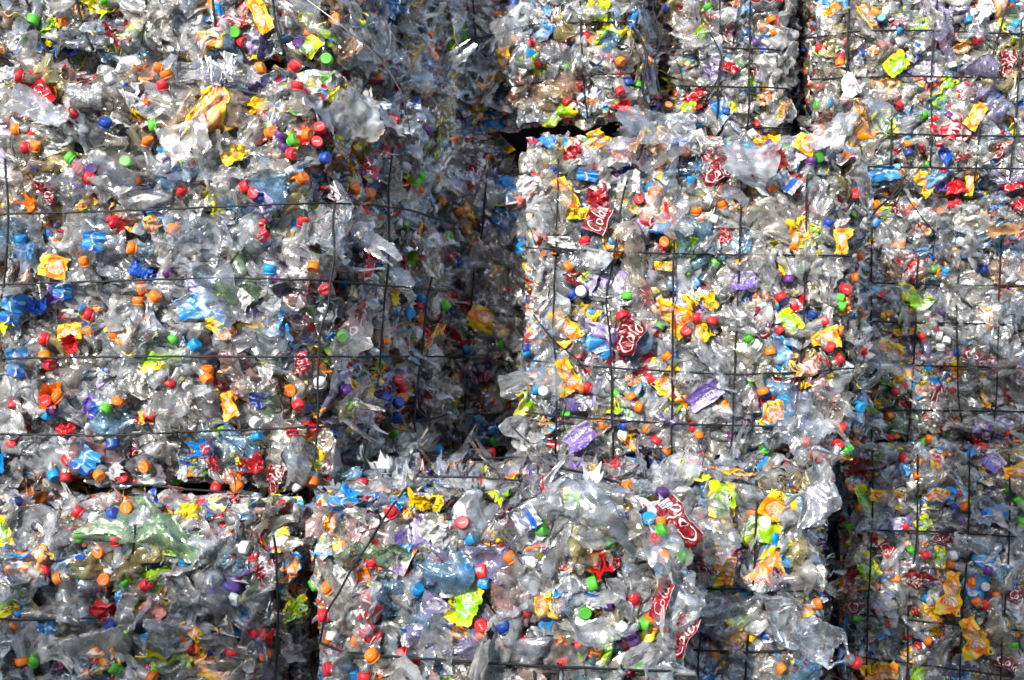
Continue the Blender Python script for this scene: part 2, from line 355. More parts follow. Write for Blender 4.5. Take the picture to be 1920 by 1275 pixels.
def design(kind, U, V, w, h):
    n_ = len(U); col = np.zeros((n_, 3))
    def txt(s, x, y, hh, c, th, it=.25, shadow=None, sx=1.0):
        d = sd_text(U, V, s, x, y, hh, it, sx)
        if shadow is not None: paint(col, sd_text(U - .0012, V + .0012, s, x, y, hh, it, sx) < th * 1.15, shadow)
        paint(col, d < th, c)
    def box(x0, x1, y0, y1, c): paint(col, (U > x0) & (U < x1) & (V > y0) & (V < y1), c)
    def bar(x0, x1, y0, y1):
        box(x0, x1, y0, y1, lin(225, 225, 225)); m_ = (U > x0 + .001) & (U < x1 - .001) & (V > y0 + .002) & (V < y1 - .001) & (np.sin(U * 1900) > .1); col[m_] = lin(60, 60, 60)
    if kind in 'CR':
        col[:] = lin(128, 8, 26) if kind == 'C' else lin(196, 14, 34)
        m_ = V > h * .36; col[m_] *= .8
        box(-w / 2, w / 2, -h / 2, -h / 2 + .003, lin(215, 205, 205))
        txt('Cola', -w * .08, -h * .03, h * .62, lin(240, 232, 228), .0019, .35, lin(55, 0, 10), .95)
        txt('River', -w * .08, h * .41, h * .13, lin(215, 170, 175), .0006, .1)
        if kind == 'C': bar(w * .36, w * .47, -h * .25, h * .2)
    elif kind in 'OY':
        col[:] = lin(250, 205, 0)
        if kind == 'O':
            m_ = V < h * .2; g_ = np.clip((h * .2 - V) / (h * .6), 0, 1)[:, None]
            col[m_] = (lin(252, 128, 8) * (1 - g_) + lin(252, 178, 6) * g_)[m_]
            rr = np.hypot(U / (w * .40), (V + h * .12) / (h * .34)); an = np.arctan2(V + h * .12, U)
            paint(col, rr < 1.0, lin(246, 92, 14)); paint(col, rr < .9, lin(250, 150, 60))
            paint(col, (rr < .82) & (np.abs(np.sin(an * 5)) > .22), lin(252, 196, 110))
            txt('Orange', 0, -h * .10, h * .32, lin(252, 236, 226), .0014, .25, lin(215, 50, 30), .85)
            box(-w / 2, w / 2, -h * .5, -h * .43, lin(240, 200, 0)); box(w * .42, w * .47, h * .3, h * .45, lin(30, 40, 150))
            box(w * .32, w * .46, -h * .40, -h * .2, lin(200, 190, 60))
            txt('River', -w * .08, h * .33, h * .22, lin(30, 28, 20), .0011, 0)
        else:
            txt('River', 0, 0, h * .55, lin(30, 28, 20), .0012, 0)
    elif kind == 'L':
        col[:] = lin(238, 224, 6)
        rr = np.hypot((U - w * .02) / (w * .42), (V + h * .12) / (h * .40)); paint(col, rr < 1, lin(140, 196, 12))
        r2 = np.hypot((U - w * .18) / (w * .17), (V + h * .16) / (h * .22)); paint(col, (r2 < 1), lin(196, 220, 30)); paint(col, (r2 < 1) & (r2 > .88), lin(235, 240, 190))
        txt('Lemon', -w * .02, -h * .08, h * .34, lin(215, 240, 225), .0015, .25, lin(0, 120, 110), .9)
        txt('River', -w * .05, h * .34, h * .22, lin(30, 36, 16), .0011, 0)
        box(w * .42, w * .47, -h * .1, h * .08, lin(20, 60, 130))
    elif kind == 'B':
        col[:] = lin(8, 140, 214)
        rr = np.hypot((U + w * .1) / (w * .36), V / (h * .47)); paint(col, rr < 1, lin(250, 205, 30)); paint(col, (rr < .96) & (V < h * .22), lin(246, 130, 50))
        r2 = np.hypot((U + w * .1) / (w * .24), (V + h * .08) / (h * .3)); paint(col, (r2 < 1) & (np.abs(np.sin(np.arctan2(V, U) * 5)) > .3), lin(250, 180, 110))
        txt('Orange', -w * .1, -h * .06, h * .28, lin(252, 222, 216), .0014, .25, lin(205, 40, 50), .85)
        txt('River', -w * .1, h * .30, h * .22, lin(22, 30, 110), .0011, 0)
        txt('light', -w * .14, -h * .34, h * .17, lin(240, 240, 250), .0010, .25)
        bar(w * .30, w * .42, -h * .36, -h * .02); box(w * .44, w * .5, -h / 2, h / 2, lin(20, 60, 150))
    elif kind == 'P':
        g_ = np.clip((V / h + .5), 0, 1)[:, None]; col[:] = lin(196, 184, 226) * g_ + lin(96, 66, 164) * (1 - g_)
        col += (np.sin(U * 330) * np.sin(V * 410 + U * 100) > .7)[:, None] * .12
        txt('Cassis', 0, -h * .02, h * .40, lin(242, 240, 250), .0016, .3, lin(44, 26, 84), .95)
        txt('River', -w * .1, h * .34, h * .18, lin(40, 26, 90), .0009, 0)
    elif kind == 'D':
        col[:] = lin(26, 40, 70); txt('Cola', 0, 0, h * .55, lin(214, 60, 96), .0019, .35, lin(10, 12, 24)); txt('light', -w * .2, h * .34, h * .2, lin(190, 200, 220), .0009)
    elif kind == 'V':
        col[:] = lin(52, 140, 212); g_ = (np.sin(U * 120 + V * 60) > .5); col[g_] = lin(120, 180, 226)
        txt('Light', 0, 0, h * .5, lin(236, 240, 246), .0013) if False else None
        box(-w * .5, -w * .3, -h * .5, h * .5, lin(28, 82, 170)); paint(col, np.abs(V - h * .1 * np.sin(U * 70)) < .0022, lin(235, 240, 246))
    elif kind == 'W':
        col[:] = lin(226, 226, 224)
        paint(col, (np.hypot(U - w * .2, V - h * .1) < .007), lin(60, 100, 190)); paint(col, (np.hypot(U + w * .1, (V + h * .1) * 2) < .006), lin(200, 60, 60))
    elif kind == 'G':
        col[:] = lin(150, 154, 158); col[np.sin(V * 260 + U * 90) > .2] = lin(206, 208, 212); paint(col, (U > w * .1) & (U < w * .3), lin(36, 90, 190))
    return np.clip(col * .86, 0, 1)
LW, LH = .115, .072
LAB = {}
for k in 'CROYLBPDVWG':
    LAB[k] = []
    for s in range(5 if k in 'CRO' else 4):
        w, h = (LW, LH) if k not in 'Y' else (LW, .036)
        nu, nv = 96, (62 if k != 'Y' else 32)
        if k in 'WVG': nu, nv = 50, 32
        amp = [.05, .10, .17, .22, .13][s]
        Q, Fq, u, v = sheet_geo(900 + s * 13 + ord(k), w, h, nu, nv, amp, .014, .08, [.6, 1.2, 1.5, 2, 1][s])
        Fq = ragged(40 + s * 3 + ord(k), u, v, Fq, [.0, .10, .3, .45, .2][s])
        # one folded-over flap on the rougher ones
        if s >= 2:
            r = np.random.default_rng(s * 31 + ord(k)); ang = r.uniform(0, 6.28); nx, ny = math.cos(ang), math.sin(ang)
            d = Q[:, 0] * nx + Q[:, 1] * ny - r.uniform(.015, .032); f = d > 0
            Q[f, 0] -= (1.7 * d[f]) * nx; Q[f, 1] -= (1.7 * d[f]) * ny; Q[f, 2] += .003 + d[f] * .35
        col = design(k, u * w, v * h, w, h)
        rgba = np.concatenate([col, np.ones((len(col), 1))], 1)
        LAB[k].append(mesh_np('label', Q, Fq, [M['label']], attrs={'print': ('POINT', 'FLOAT_COLOR', rgba)}, smooth=(s < 2)))
LABEL_TXT = {'C': 'dark red label reading Cola', 'R': 'bright red foil label reading Cola', 'O': 'orange and yellow label reading River Orange',
             'Y': 'yellow label strip reading River', 'L': 'yellow and green label reading River Lemon', 'B': 'light blue label reading River Orange light',
             'P': 'violet label reading Cassis', 'D': 'navy label reading Cola light', 'V': 'blue and white water label', 'W': 'white label turned inside out', 'G': 'silver and blue foil scrap'}

# ------------------------------------------------------------------ bales
class Bale: pass
BALES = []
def bale(key, plan, zt, zb, rough, label, press, faces='frlt'):
    b = Bale(); b.key = key; b.rough = rough; b.press = press
    pts = [Vector(((px - 960) / F * d, d, 0)) for px, d in plan]; b.FL, b.FR, b.BR, b.BL = pts
    b.zt = EYE + zt; b.zb = max(0.005, EYE + zb)
    up = Vector((0, 0, b.zt - b.zb)); z0 = Vector((0, 0, b.zb)); z1 = Vector((0, 0, b.zt))
    b.faces = {}
    def face(nm, O, U, V):
        N = U.cross(V).normalized(); b.faces[nm] = (O, U, V, N)
    face('f', b.FL + z0, b.FR - b.FL, up)
    face('r', b.FR + z0, b.BR - b.FR, up)
    face('l', b.BL + z0, b.FL - b.BL, up)
    face('t', b.FL + z1, b.FR - b.FL, b.BL - b.FL)
    base = (b.FL + b.FR + b.BR + b.BL) / 4; b.base = Vector((base.x, base.y, b.zb))
    e = bpy.data.objects.new('plastic_bale', None); C.objects.link(e); e.location = b.base; e.empty_display_size = .2
    e['label'] = label; e['category'] = 'bale'; e['group'] = 'stacked bales of crushed plastic bottles'
    b.wires = BWIRES.get(key, []); b.o = e; b.nb = b.nc = b.nlab = 0; b.seed = len(BALES) + 3
    r = np.random.default_rng(b.seed)
    b.w = [(r.normal(size=3) * k, r.random() * 6.28) for k in (3, 5, 9, 14, 20)]
    BALES.append(b); return b
def groove(b, Q):
    """the wires bite into the packed plastic"""
    g = np.zeros(len(Q)); px = 960 + Q[:, 0] / Q[:, 1] * F; py = 637.5 - (Q[:, 2] - EYE) / Q[:, 1] * F
    for pts in b.wires:
        X = np.array([q[0] for q in pts]); Y = np.array([q[1] for q in pts])
        if np.ptp(X) > np.ptp(Y): o_ = np.argsort(X); d = py - np.interp(px, X[o_], Y[o_], left=-9e3, right=-9e3)
        else: o_ = np.argsort(Y); d = px - np.interp(py, Y[o_], X[o_], left=-9e3, right=-9e3)
        d = d * Q[:, 1] / F; g = np.maximum(g, .022 * np.exp(-(d / .024) ** 2))
    return g
def relief(b, fn, p):
    """how far the packed surface stands out at p"""
    O, U, V, N = b.faces[fn]
    q = p - O; u = q.dot(U) / U.length_squared; v = q.dot(V) / V.length_squared
    s = 0
    for (kv, ph), a in zip(b.w, (1, .8, .6, .45, .3)): s += a * math.sin(kv[0] * p.x + kv[1] * p.y + kv[2] * p.z + ph)
    s *= b.rough * .4
    s -= groove(b, np.array([[p.x, p.y, p.z]]))[0]
    e = min(u * U.length, (1 - u) * U.length, v * V.length, (1 - v) * V.length)
    s -= .036 * (1 + .6 * math.sin(p.x * 23 + p.z * 31 + b.seed) * math.sin(p.z * 17 - p.x * 11)) * max(0, 1 - max(e, 0) / .07) ** 1.8
    return s
def in_view(p, m=40):
    x, y = pix(p); return -m < x < 1920 + m and -m < y < 1275 + m
def surf(b, fn, u, v, off=0.0):
    O, U, V, N = b.faces[fn]; p = O + U * u + V * v
    return p + N * (relief(b, fn, p) + off), N, U.normalized()
def hit(px, py):
    """which bale face the pixel looks at -> (bale, face, u, v, depth)"""
    best = None; ro = Vector((0, 0, EYE)); rd = P(px, py, 1.0) - ro
    for b in BALES:
        for fn, (O, U, V, N) in b.faces.items():
            dn = rd.dot(N)
            if dn >= -1e-6: continue
            t = (O - ro).dot(N) / dn
            if t <= 0: continue
            q = ro + rd * t - O; u = q.dot(U) / U.length_squared; v = q.dot(V) / V.length_squared
            uu = min(max(u, 0), 1); vv = min(max(v, 0), 1)
            pen = math.hypot((u - uu) * U.length, (v - vv) * V.length)
            sc = t + pen * 40
            if best is None or sc < best[0]: best = (sc, b, fn, uu, vv, t)
    return best[1:]

# printed sleeves crushed together with their bottle
WRAP = {}
def wrap_label(vi, kind):
    if (vi, kind) in WRAP: return WRAP[(vi, kind)]
    seed, L, R_, flat = BLP[vi]
    Q, Fq, T, TH, L, R_ = bottle_geo(seed, 132, 96, L, R_, flat, True)
    t0, t1 = (.22, .52) if vi % 2 else (.30, .58)
    # outward normals
    q = Q.reshape(132, 96, 3); du = np.gradient(q, axis=0); dv = np.roll(q, -1, 1) - np.roll(q, 1, 1)
    nn = np.cross(dv, du).reshape(-1, 3); nn /= np.linalg.norm(nn, axis=1)[:, None] + 1e-9
    rad = q - q.mean(1, keepdims=True); sgn = np.sign((nn * rad.reshape(-1, 3)).sum(1)); sgn[sgn == 0] = 1
    Q = Q + nn * sgn[:, None] * .0012
    h = (t1 - t0) * L; per = 2 * math.pi * R_; w = per / 2
    v = (T - (t0 + t1) / 2) * L; u = (TH / (2 * math.pi) * per) % w - w / 2
    col = design(kind, u, v, w, h); rgba = np.concatenate([col, np.ones((len(col), 1))], 1)
    f = ((T[Fq] > t0) & (T[Fq] < t1)).all(1)
    r = np.random.default_rng(seed + ord(kind))
    if r.random() < .6:                                   # torn open along one side
        c = r.uniform(0, 6.28); d = np.abs((TH[Fq].mean(1) - c + math.pi) % (2 * math.pi) - math.pi)
        f &= d > r.uniform(.4, 1.4) * (1 + .4 * np.sin(T[Fq].mean(1) * 60))
    WRAP[(vi, kind)] = mesh_np('label', Q, Fq[f], [M['label']], attrs={'print': ('POINT', 'FLOAT_COLOR', rgba)}, smooth=True)
    return WRAP[(vi, kind)]
WIRES = """
A:-120,408 0,405 240,398 560,384 612,381 700,386 760,396 832,421|A:-120,538 0,535 420,522 600,526 700,536 832,548|A:-120,673 0,672 300,668 600,669 832,668|A:-120,813 0,812 200,815 400,806 580,801 800,785 836,775|A:220,905 300,908 380,918 430,932|A:615,376 612,470 605,560 598,700 598,800 590,880|A:722,280 712,390 700,560 690,700 665,880|A:780,520 775,560 765,700 755,810|A:20,300 30,420 15,560
B:55,-10 75,60 100,112|B:150,-10 160,50 182,98|B:285,-10 278,60 268,108|B:405,-10 408,50 416,98|B:515,-10 522,60 537,108
C:845,88 900,75 1010,47 1100,44 1186,42|C:845,188 960,165 1100,143 1188,138|C:893,-10 895,50 902,110|C:1093,-10 1093,60 1097,140 1102,222
D:1240,92 1360,93 1482,95|D:1242,163 1360,165 1482,166|D:1242,239 1482,240|D:1347,-10 1350,90 1343,240|D:1405,-10 1404,100 1402,240
E:1515,72 1620,60 1740,60 1860,65 1960,68|E:1515,150 1700,145 1960,150|E:1515,247 1750,255 1960,258|E:1612,314 1750,316 1960,318|E:1590,-10 1585,150 1578,247|E:1755,-10 1742,150 1745,250 1742,316|E:1670,190 1668,312|E:1893,-10 1858,100 1855,150|E:1912,40 1905,180 1890,340|E:1835,230 1825,345
F:985,465 1040,468 1260,477 1500,480 1595,481|F:985,675 1150,690 1370,702 1490,698 1600,690|F:985,772 1050,780 1250,793 1490,800 1570,805|F:1048,300 1043,480 1037,600 1045,720 1042,850|F:1215,245 1190,290 1165,380 1152,480 1135,560 1145,640 1147,760 1150,860|F:1275,290 1268,380 1262,480 1259,790 1258,865|F:1390,300 1385,480 1378,640 1370,870|F:1510,330 1508,480 1505,620 1490,780 1485,875
G:845,570 900,572 978,576|G:845,670 980,674|G:845,775 975,777|G:915,300 905,440 890,500 880,640 868,845|G:850,775 850,840
H:1610,530 1760,535 1960,536|H:1610,603 1900,608 1960,609|H:1610,682 1900,690 1960,691|H:1610,767 1910,771 1960,772|H:1632,420 1630,680 1634,830|H:1718,480 1712,640 1700,828|H:1798,390 1800,480 1790,560 1793,740 1805,828|H:1873,440 1870,600 1865,760 1855,825
I:1580,991 1750,995 1960,1008|I:1580,1148 1700,1160 1800,1170 1960,1184|I:1580,1226 1700,1240 1960,1274|I:1635,845 1635,950 1625,1150 1622,1300|I:1718,850 1718,1000 1700,1130 1698,1300|I:1815,848 1813,1000 1800,1170 1795,1300|I:1890,850 1890,1000 1875,1200 1872,1300
K:600,1203 640,1218 740,1226 1000,1240 1255,1252|K:1045,1235 1042,1300|K:800,880 1100,878|K:760,912 980,920|K:1000,1250 1005,1300
L:1300,1215 1400,1220 1475,1216|L:1325,1101 1400,1102 1505,1105|L:1420,895 1412,1090 1400,1215 1395,1300|L:1320,1130 1310,1215 1308,1300
J:265,980 262,1010 257,1035|J:-80,1150 60,1158 200,1152|J:520,1000 525,1150 520,1290
"""
BWIRES = {}
for row in WIRES.replace('\n', '|').split('|'):
    if row.strip():
        key, rest = row.strip().split(':'); BWIRES.setdefault(key, []).append([tuple(float(q) for q in s.split(',')) for s in rest.split()])
bale('A', [(-285, 3.12), (603, 3.05), (838, 3.80), (-90, 3.95)], .665, -.360, .020, 'large sunlit bale at left in the middle row, its right end in shade', 'rough')
bale('B', [(-295, 3.28), (627, 3.20), (852, 3.95), (-60, 4.05)], 1.70, .688, .018, 'upper left bale standing on top of the big sunlit bale, cut by the frame', 'mid')
bale('C', [(842, 4.22), (1190, 3.95), (1262, 4.75), (900, 5.0)], 1.72, .695, .014, 'top row bale above the small dark hole, its wires slanting up to the right', 'flat')
bale('D', [(1244, 4.18), (1476, 4.16), (1476, 5.1), (1238, 5.1)], 1.72, .685, .010, 'narrow bale in the top row just left of the dark vertical gap', 'flat')
bale('E', [(1516, 4.27), (2065, 4.2), (2065, 5.2), (1512, 5.2)], 1.70, .478, .012, 'sunlit bale at upper right, right of the dark vertical gap', 'flat')
bale('H', [(1560, 4.30), (2130, 4.26), (2130, 5.2), (1560, 5.3)], .495, -.345, .012, 'half shaded bale at far right in the middle row, below the torn cardboard', 'flat')
bale('I', [(1584, 4.08), (2110, 4.00), (2110, 5.0), (1566, 5.1)], -.35, -1.42, .012, 'blue grey shaded bale at the lower right corner, right of the dark gap', 'flat')
bale('G', [(720, 4.08), (1190, 4.04), (1190, 4.9), (720, 5.0)], .53, -.352, .014, 'dark shaded bale set back between the two large middle bales', 'flat')
bale('F', [(982, 3.50), (1603, 3.43), (1603, 4.02), (982, 4.02)], .565, -.314, .012, 'sunlit square bale in the centre, wrapped in a grid of dark wires', 'flat')
bale('L', [(1190, 3.16), (1538, 3.10), (1538, 4.9), (1190, 4.9)], -.352, -1.42, .014, 'bale below the central one with a big yellow lemon label near its top', 'flat')
bale('J', [(-300, 2.98), (548, 2.90), (585, 3.60), (-200, 3.9)], -.368, -1.42, .020, 'shaded bale at the lower left corner with orange and green caps', 'rough')
bale('K', [(582, 2.74), (1296, 2.76), (1215, 3.46), (640, 3.50)], -.345, -1.42, .021, 'rough bale jutting out at bottom centre with its flat top showing', 'rough')
B = {b.key: b for b in BALES}
b = bale('M', [(1380, 5.75), (1640, 5.75), (1640, 6.5), (1380, 6.5)], 1.9, -1.42, .012, 'added bale closing off the sky behind the dark vertical gap at the top', 'flat')  # added at the back so no bright sky shows through the gap
B['M'] = b
B['N'] = bale('M', [(760, 5.12), (1262, 5.12), (1262, 5.9), (760, 5.9)], 1.9, -.35, .012, 'added bale closing off the sky behind the small dark hole at top centre', 'flat')  # added to block the sky behind the hole
B['Q'] = bale('M', [(640, 3.62), (1180, 3.62), (1180, 5.0), (640, 5.0)], -.362, -1.42, .012, 'hidden bale in the bottom row, under the dark recessed bale', 'flat')

def frame_mat(p, X, N, roll=0):
    Z = N.normalized(); X = (X - Z * X.dot(Z)).normalized(); Y = Z.cross(X)
    m_ = Matrix(((X.x, Y.x, Z.x, p.x), (X.y, Y.y, Z.y, p.y), (X.z, Y.z, Z.z, p.z), (0, 0, 0, 1)))
    return m_
def face_dir(b, fn, ang):
    """in-face direction at ang degrees (0 = to the right, 90 = up)"""
    O, U, V, N = b.faces[fn]; u = U.normalized(); v = N.cross(u)
    a = math.radians(ang); return u * math.cos(a) + v * math.sin(a)
def to_local(b, m_): return Matrix.Translation(-b.base) @ m_

# core of every bale
def build_core(b):
    Vs = []; Fs = []; Ms = []; off = 0
    for fn, (O, U, V, N) in b.faces.items():
        step = .013
        nu = max(6, int(U.length / step)); nv = max(6, int(V.length / step))
        if b.key == 'M': nu //= 2; nv //= 2
        u, v = np.meshgrid(np.linspace(0, 1, nu), np.linspace(0, 1, nv), indexing='ij')
        Oa, Ua, Va, Na = [np.array(x) for x in (O, U, V, N)]
        Q = Oa + u.reshape(-1, 1) * Ua + v.reshape(-1, 1) * Va
        s = 0
        for (kv, ph), a in zip(b.w, (1, .8, .6, .45, .3)): s = s + a * np.sin(Q @ kv + ph)
        s = s * b.rough * .4 - groove(b, Q)
        e = np.minimum.reduce([u * U.length, (1 - u) * U.length, v * V.length, (1 - v) * V.length]).ravel()
        s = s - .060 * (1 + .7 * np.sin(Q @ np.array([31., 17., 43.]) + b.seed) * np.sin(Q @ np.array([13., 37., 71.]))) * np.clip(1 - e / .09, 0, 1) ** 1.5 - (.036 if b.press == 'flat' else .055)
        Q = Q + s[:, None] * Na
        r = np.random.default_rng(b.seed * 10 + ord(fn))
        Q = crumple(Q, r, 6, .05, .15, .06); Q = crumple(Q, r, 10, .02, .05, .2)
        # crumple() fades away from its random centres, add an even set of creases too
        for _ in range(6):
            n1 = r.normal(size=3); n1 /= np.linalg.norm(n1); lam = r.uniform(.025, .08)
            Q += (tri(Q @ n1 / lam) * lam * .12)[:, None] * Na
        i, j = np.meshgrid(np.arange(nu - 1), np.arange(nv - 1), indexing='ij'); a = i * nv + j
        Fs.append(np.stack([a, a + nv, a + nv + 1, a + 1], -1).reshape(-1, 4) + off); Ms.append(np.zeros((nu - 1) * (nv - 1)))
        Vs.append(Q); off += len(Q)
    # added solid inside, its near-black colour standing for deep shade
    c = (b.FL + b.FR + b.BR + b.BL) / 4
    q = []
    cc = lambda v_, i_: math.copysign(max(abs(v_) - i_, .02), v_)
    for z in (b.zb + .004 if b.zb < .02 else b.zb + .02, b.zt - .10):
        for p_ in (b.FL, b.FR, b.BR, b.BL):
            d = p_ - c; pp = Vector((c.x + cc(d.x, .15), c.y + cc(d.y, .12), 0)); q.append((pp.x, pp.y, z))
    Vs.append(np.array(q)); Fs.append(np.array([(0, 3, 2, 1), (4, 5, 6, 7), (0, 1, 5, 4), (1, 2, 6, 5), (2, 3, 7, 6), (3, 0, 4, 7)]) + off); Ms.append(np.ones(6))
    Vs = np.concatenate(Vs) - np.array(b.base)
    me = mesh_np('packed_plastic', Vs, Fs, [M['core'], M['dark']], np.concatenate(Ms))
    obj('packed_plastic', me, b.o)
for b in BALES: build_core(b)

BL_I = {me.name: i for i, (me, L) in enumerate(BL)}
def put_bottle(b, fn, p, N, ang, tilt, cap=None, big=1.0, vi=None, spin=0):
    """one crushed bottle, its centre at p; long axis at ang in the face, tipped out by tilt"""
    me, L = BL[vi if vi is not None else rnd.randrange(len(BL))]
    X = face_dir(b, fn, ang) * math.cos(tilt) + N * math.sin(tilt)
    Z = N * math.cos(tilt) - face_dir(b, fn, ang) * math.sin(tilt)
    if spin: Z = Matrix.Rotation(spin, 3, X) @ Z
    m_ = frame_mat(p, X, Z) @ Matrix.Scale(big, 4)
    if rnd.random() < .5: m_ = m_ @ Matrix.Rotation(math.pi, 4, 'X')
    o = obj('crushed_bottle', me, b.o, to_local(b, m_))
    b.nb += 1
    if rnd.random() < .42: obj('label', wrap_label(BL_I[me.name], rnd.choice('OLBPROLVRVGOLBWPVC')), o)
    if cap:
        c = obj('bottle_cap', rnd.choice(CAPS[cap][:5]), o, Matrix.Translation((L / 2 - .010, 0, 0)) @ Matrix.Rotation(rnd.uniform(0, 6.28), 4, 'X'), CAPCOL[cap][0].replace('_', ' ') + ' bottle cap')
    return o
CAPW = 'rrrrrooooowwwggbbccp'
def put_cap(b, fn, u, v, col, faceon, off=.012, ang=None, bottle=True):
    p, N, U = surf(b, fn, u, v, off)
    if ang is None:
        O, UU, VV, _N = b.faces[fn]; best = -9
        for _ in range(8):
            a_ = rnd.uniform(0, 360); q = p - face_dir(b, fn, a_) * .22 - O
            m_ = min(q.dot(UU) / UU.length, UU.length - q.dot(UU) / UU.length, q.dot(VV) / VV.length, VV.length - q.dot(VV) / VV.length)
            m_ = min(m_, .06) + rnd.random() * .01
            if m_ > best: best = m_; ang = a_
    if faceon or b.nb >= 96 or not bottle:
        d = face_dir(b, fn, ang); t = rnd.uniform(0, .35) if faceon else rnd.uniform(.5, 1.5)
        X = N * math.cos(t) + d * math.sin(t)
        Zv = face_dir(b, fn, ang + 90)
        Zv = (Zv - X * Zv.dot(X)).normalized()
        m_ = frame_mat(p, X, Zv) @ Matrix.Rotation(rnd.uniform(0, 6.28), 4, 'X')
        obj('bottle_cap', rnd.choice(CAPS[col] if not faceon else CAPS[col][:3]), b.o, to_local(b, m_), CAPCOL[col][0].replace('_', ' ') + ' bottle cap')
        b.nc += 1
    else:
        tilt = rnd.uniform(.05, .55) if b.press != 'flat' else rnd.uniform(0.0, .3)
        vi = rnd.randrange(len(BL)); L = BL[vi][1]
        X = face_dir(b, fn, ang) * math.cos(tilt) + N * math.sin(tilt)
        put_bottle(b, fn, p - X * (L / 2), N, ang, tilt, col, 1.0, vi)

def put_label(b, fn, u, v, kind, wpx, hpx, ang, depth, off=.016, vi=None, tilt=0.0):
    p, N, U = surf(b, fn, u, v, off)
    d = face_dir(b, fn, ang)
    N2 = (N + face_dir(b, fn, rnd.uniform(0, 360)) * tilt).normalized()
    lw = LW; lh = LH if kind != 'Y' else .036
    sx = wpx / F * depth / lw; sy = hpx / F * depth / lh
    m_ = frame_mat(p, d, N2) @ Matrix.Diagonal((sx, sy, (sx + sy) / 2, 1))
    if wpx * hpx > 2600: off += .022
    elif wpx * hpx > 1500: off += .008
    if vi is None:
        vi = rnd.choice([0, 1, 1]) if wpx * hpx > 3300 else rnd.choice([0, 1, 1, 2])
        if wpx * hpx < 1300: vi = rnd.choice([1, 2, 3])
    if kind == 'W': vi = rnd.choice([2, 3])
    vi = min(vi, len(LAB[kind]) - 1)
    obj('label', LAB[kind][vi], b.o, to_local(b, m_), LABEL_TXT[kind]); b.nlab += 1

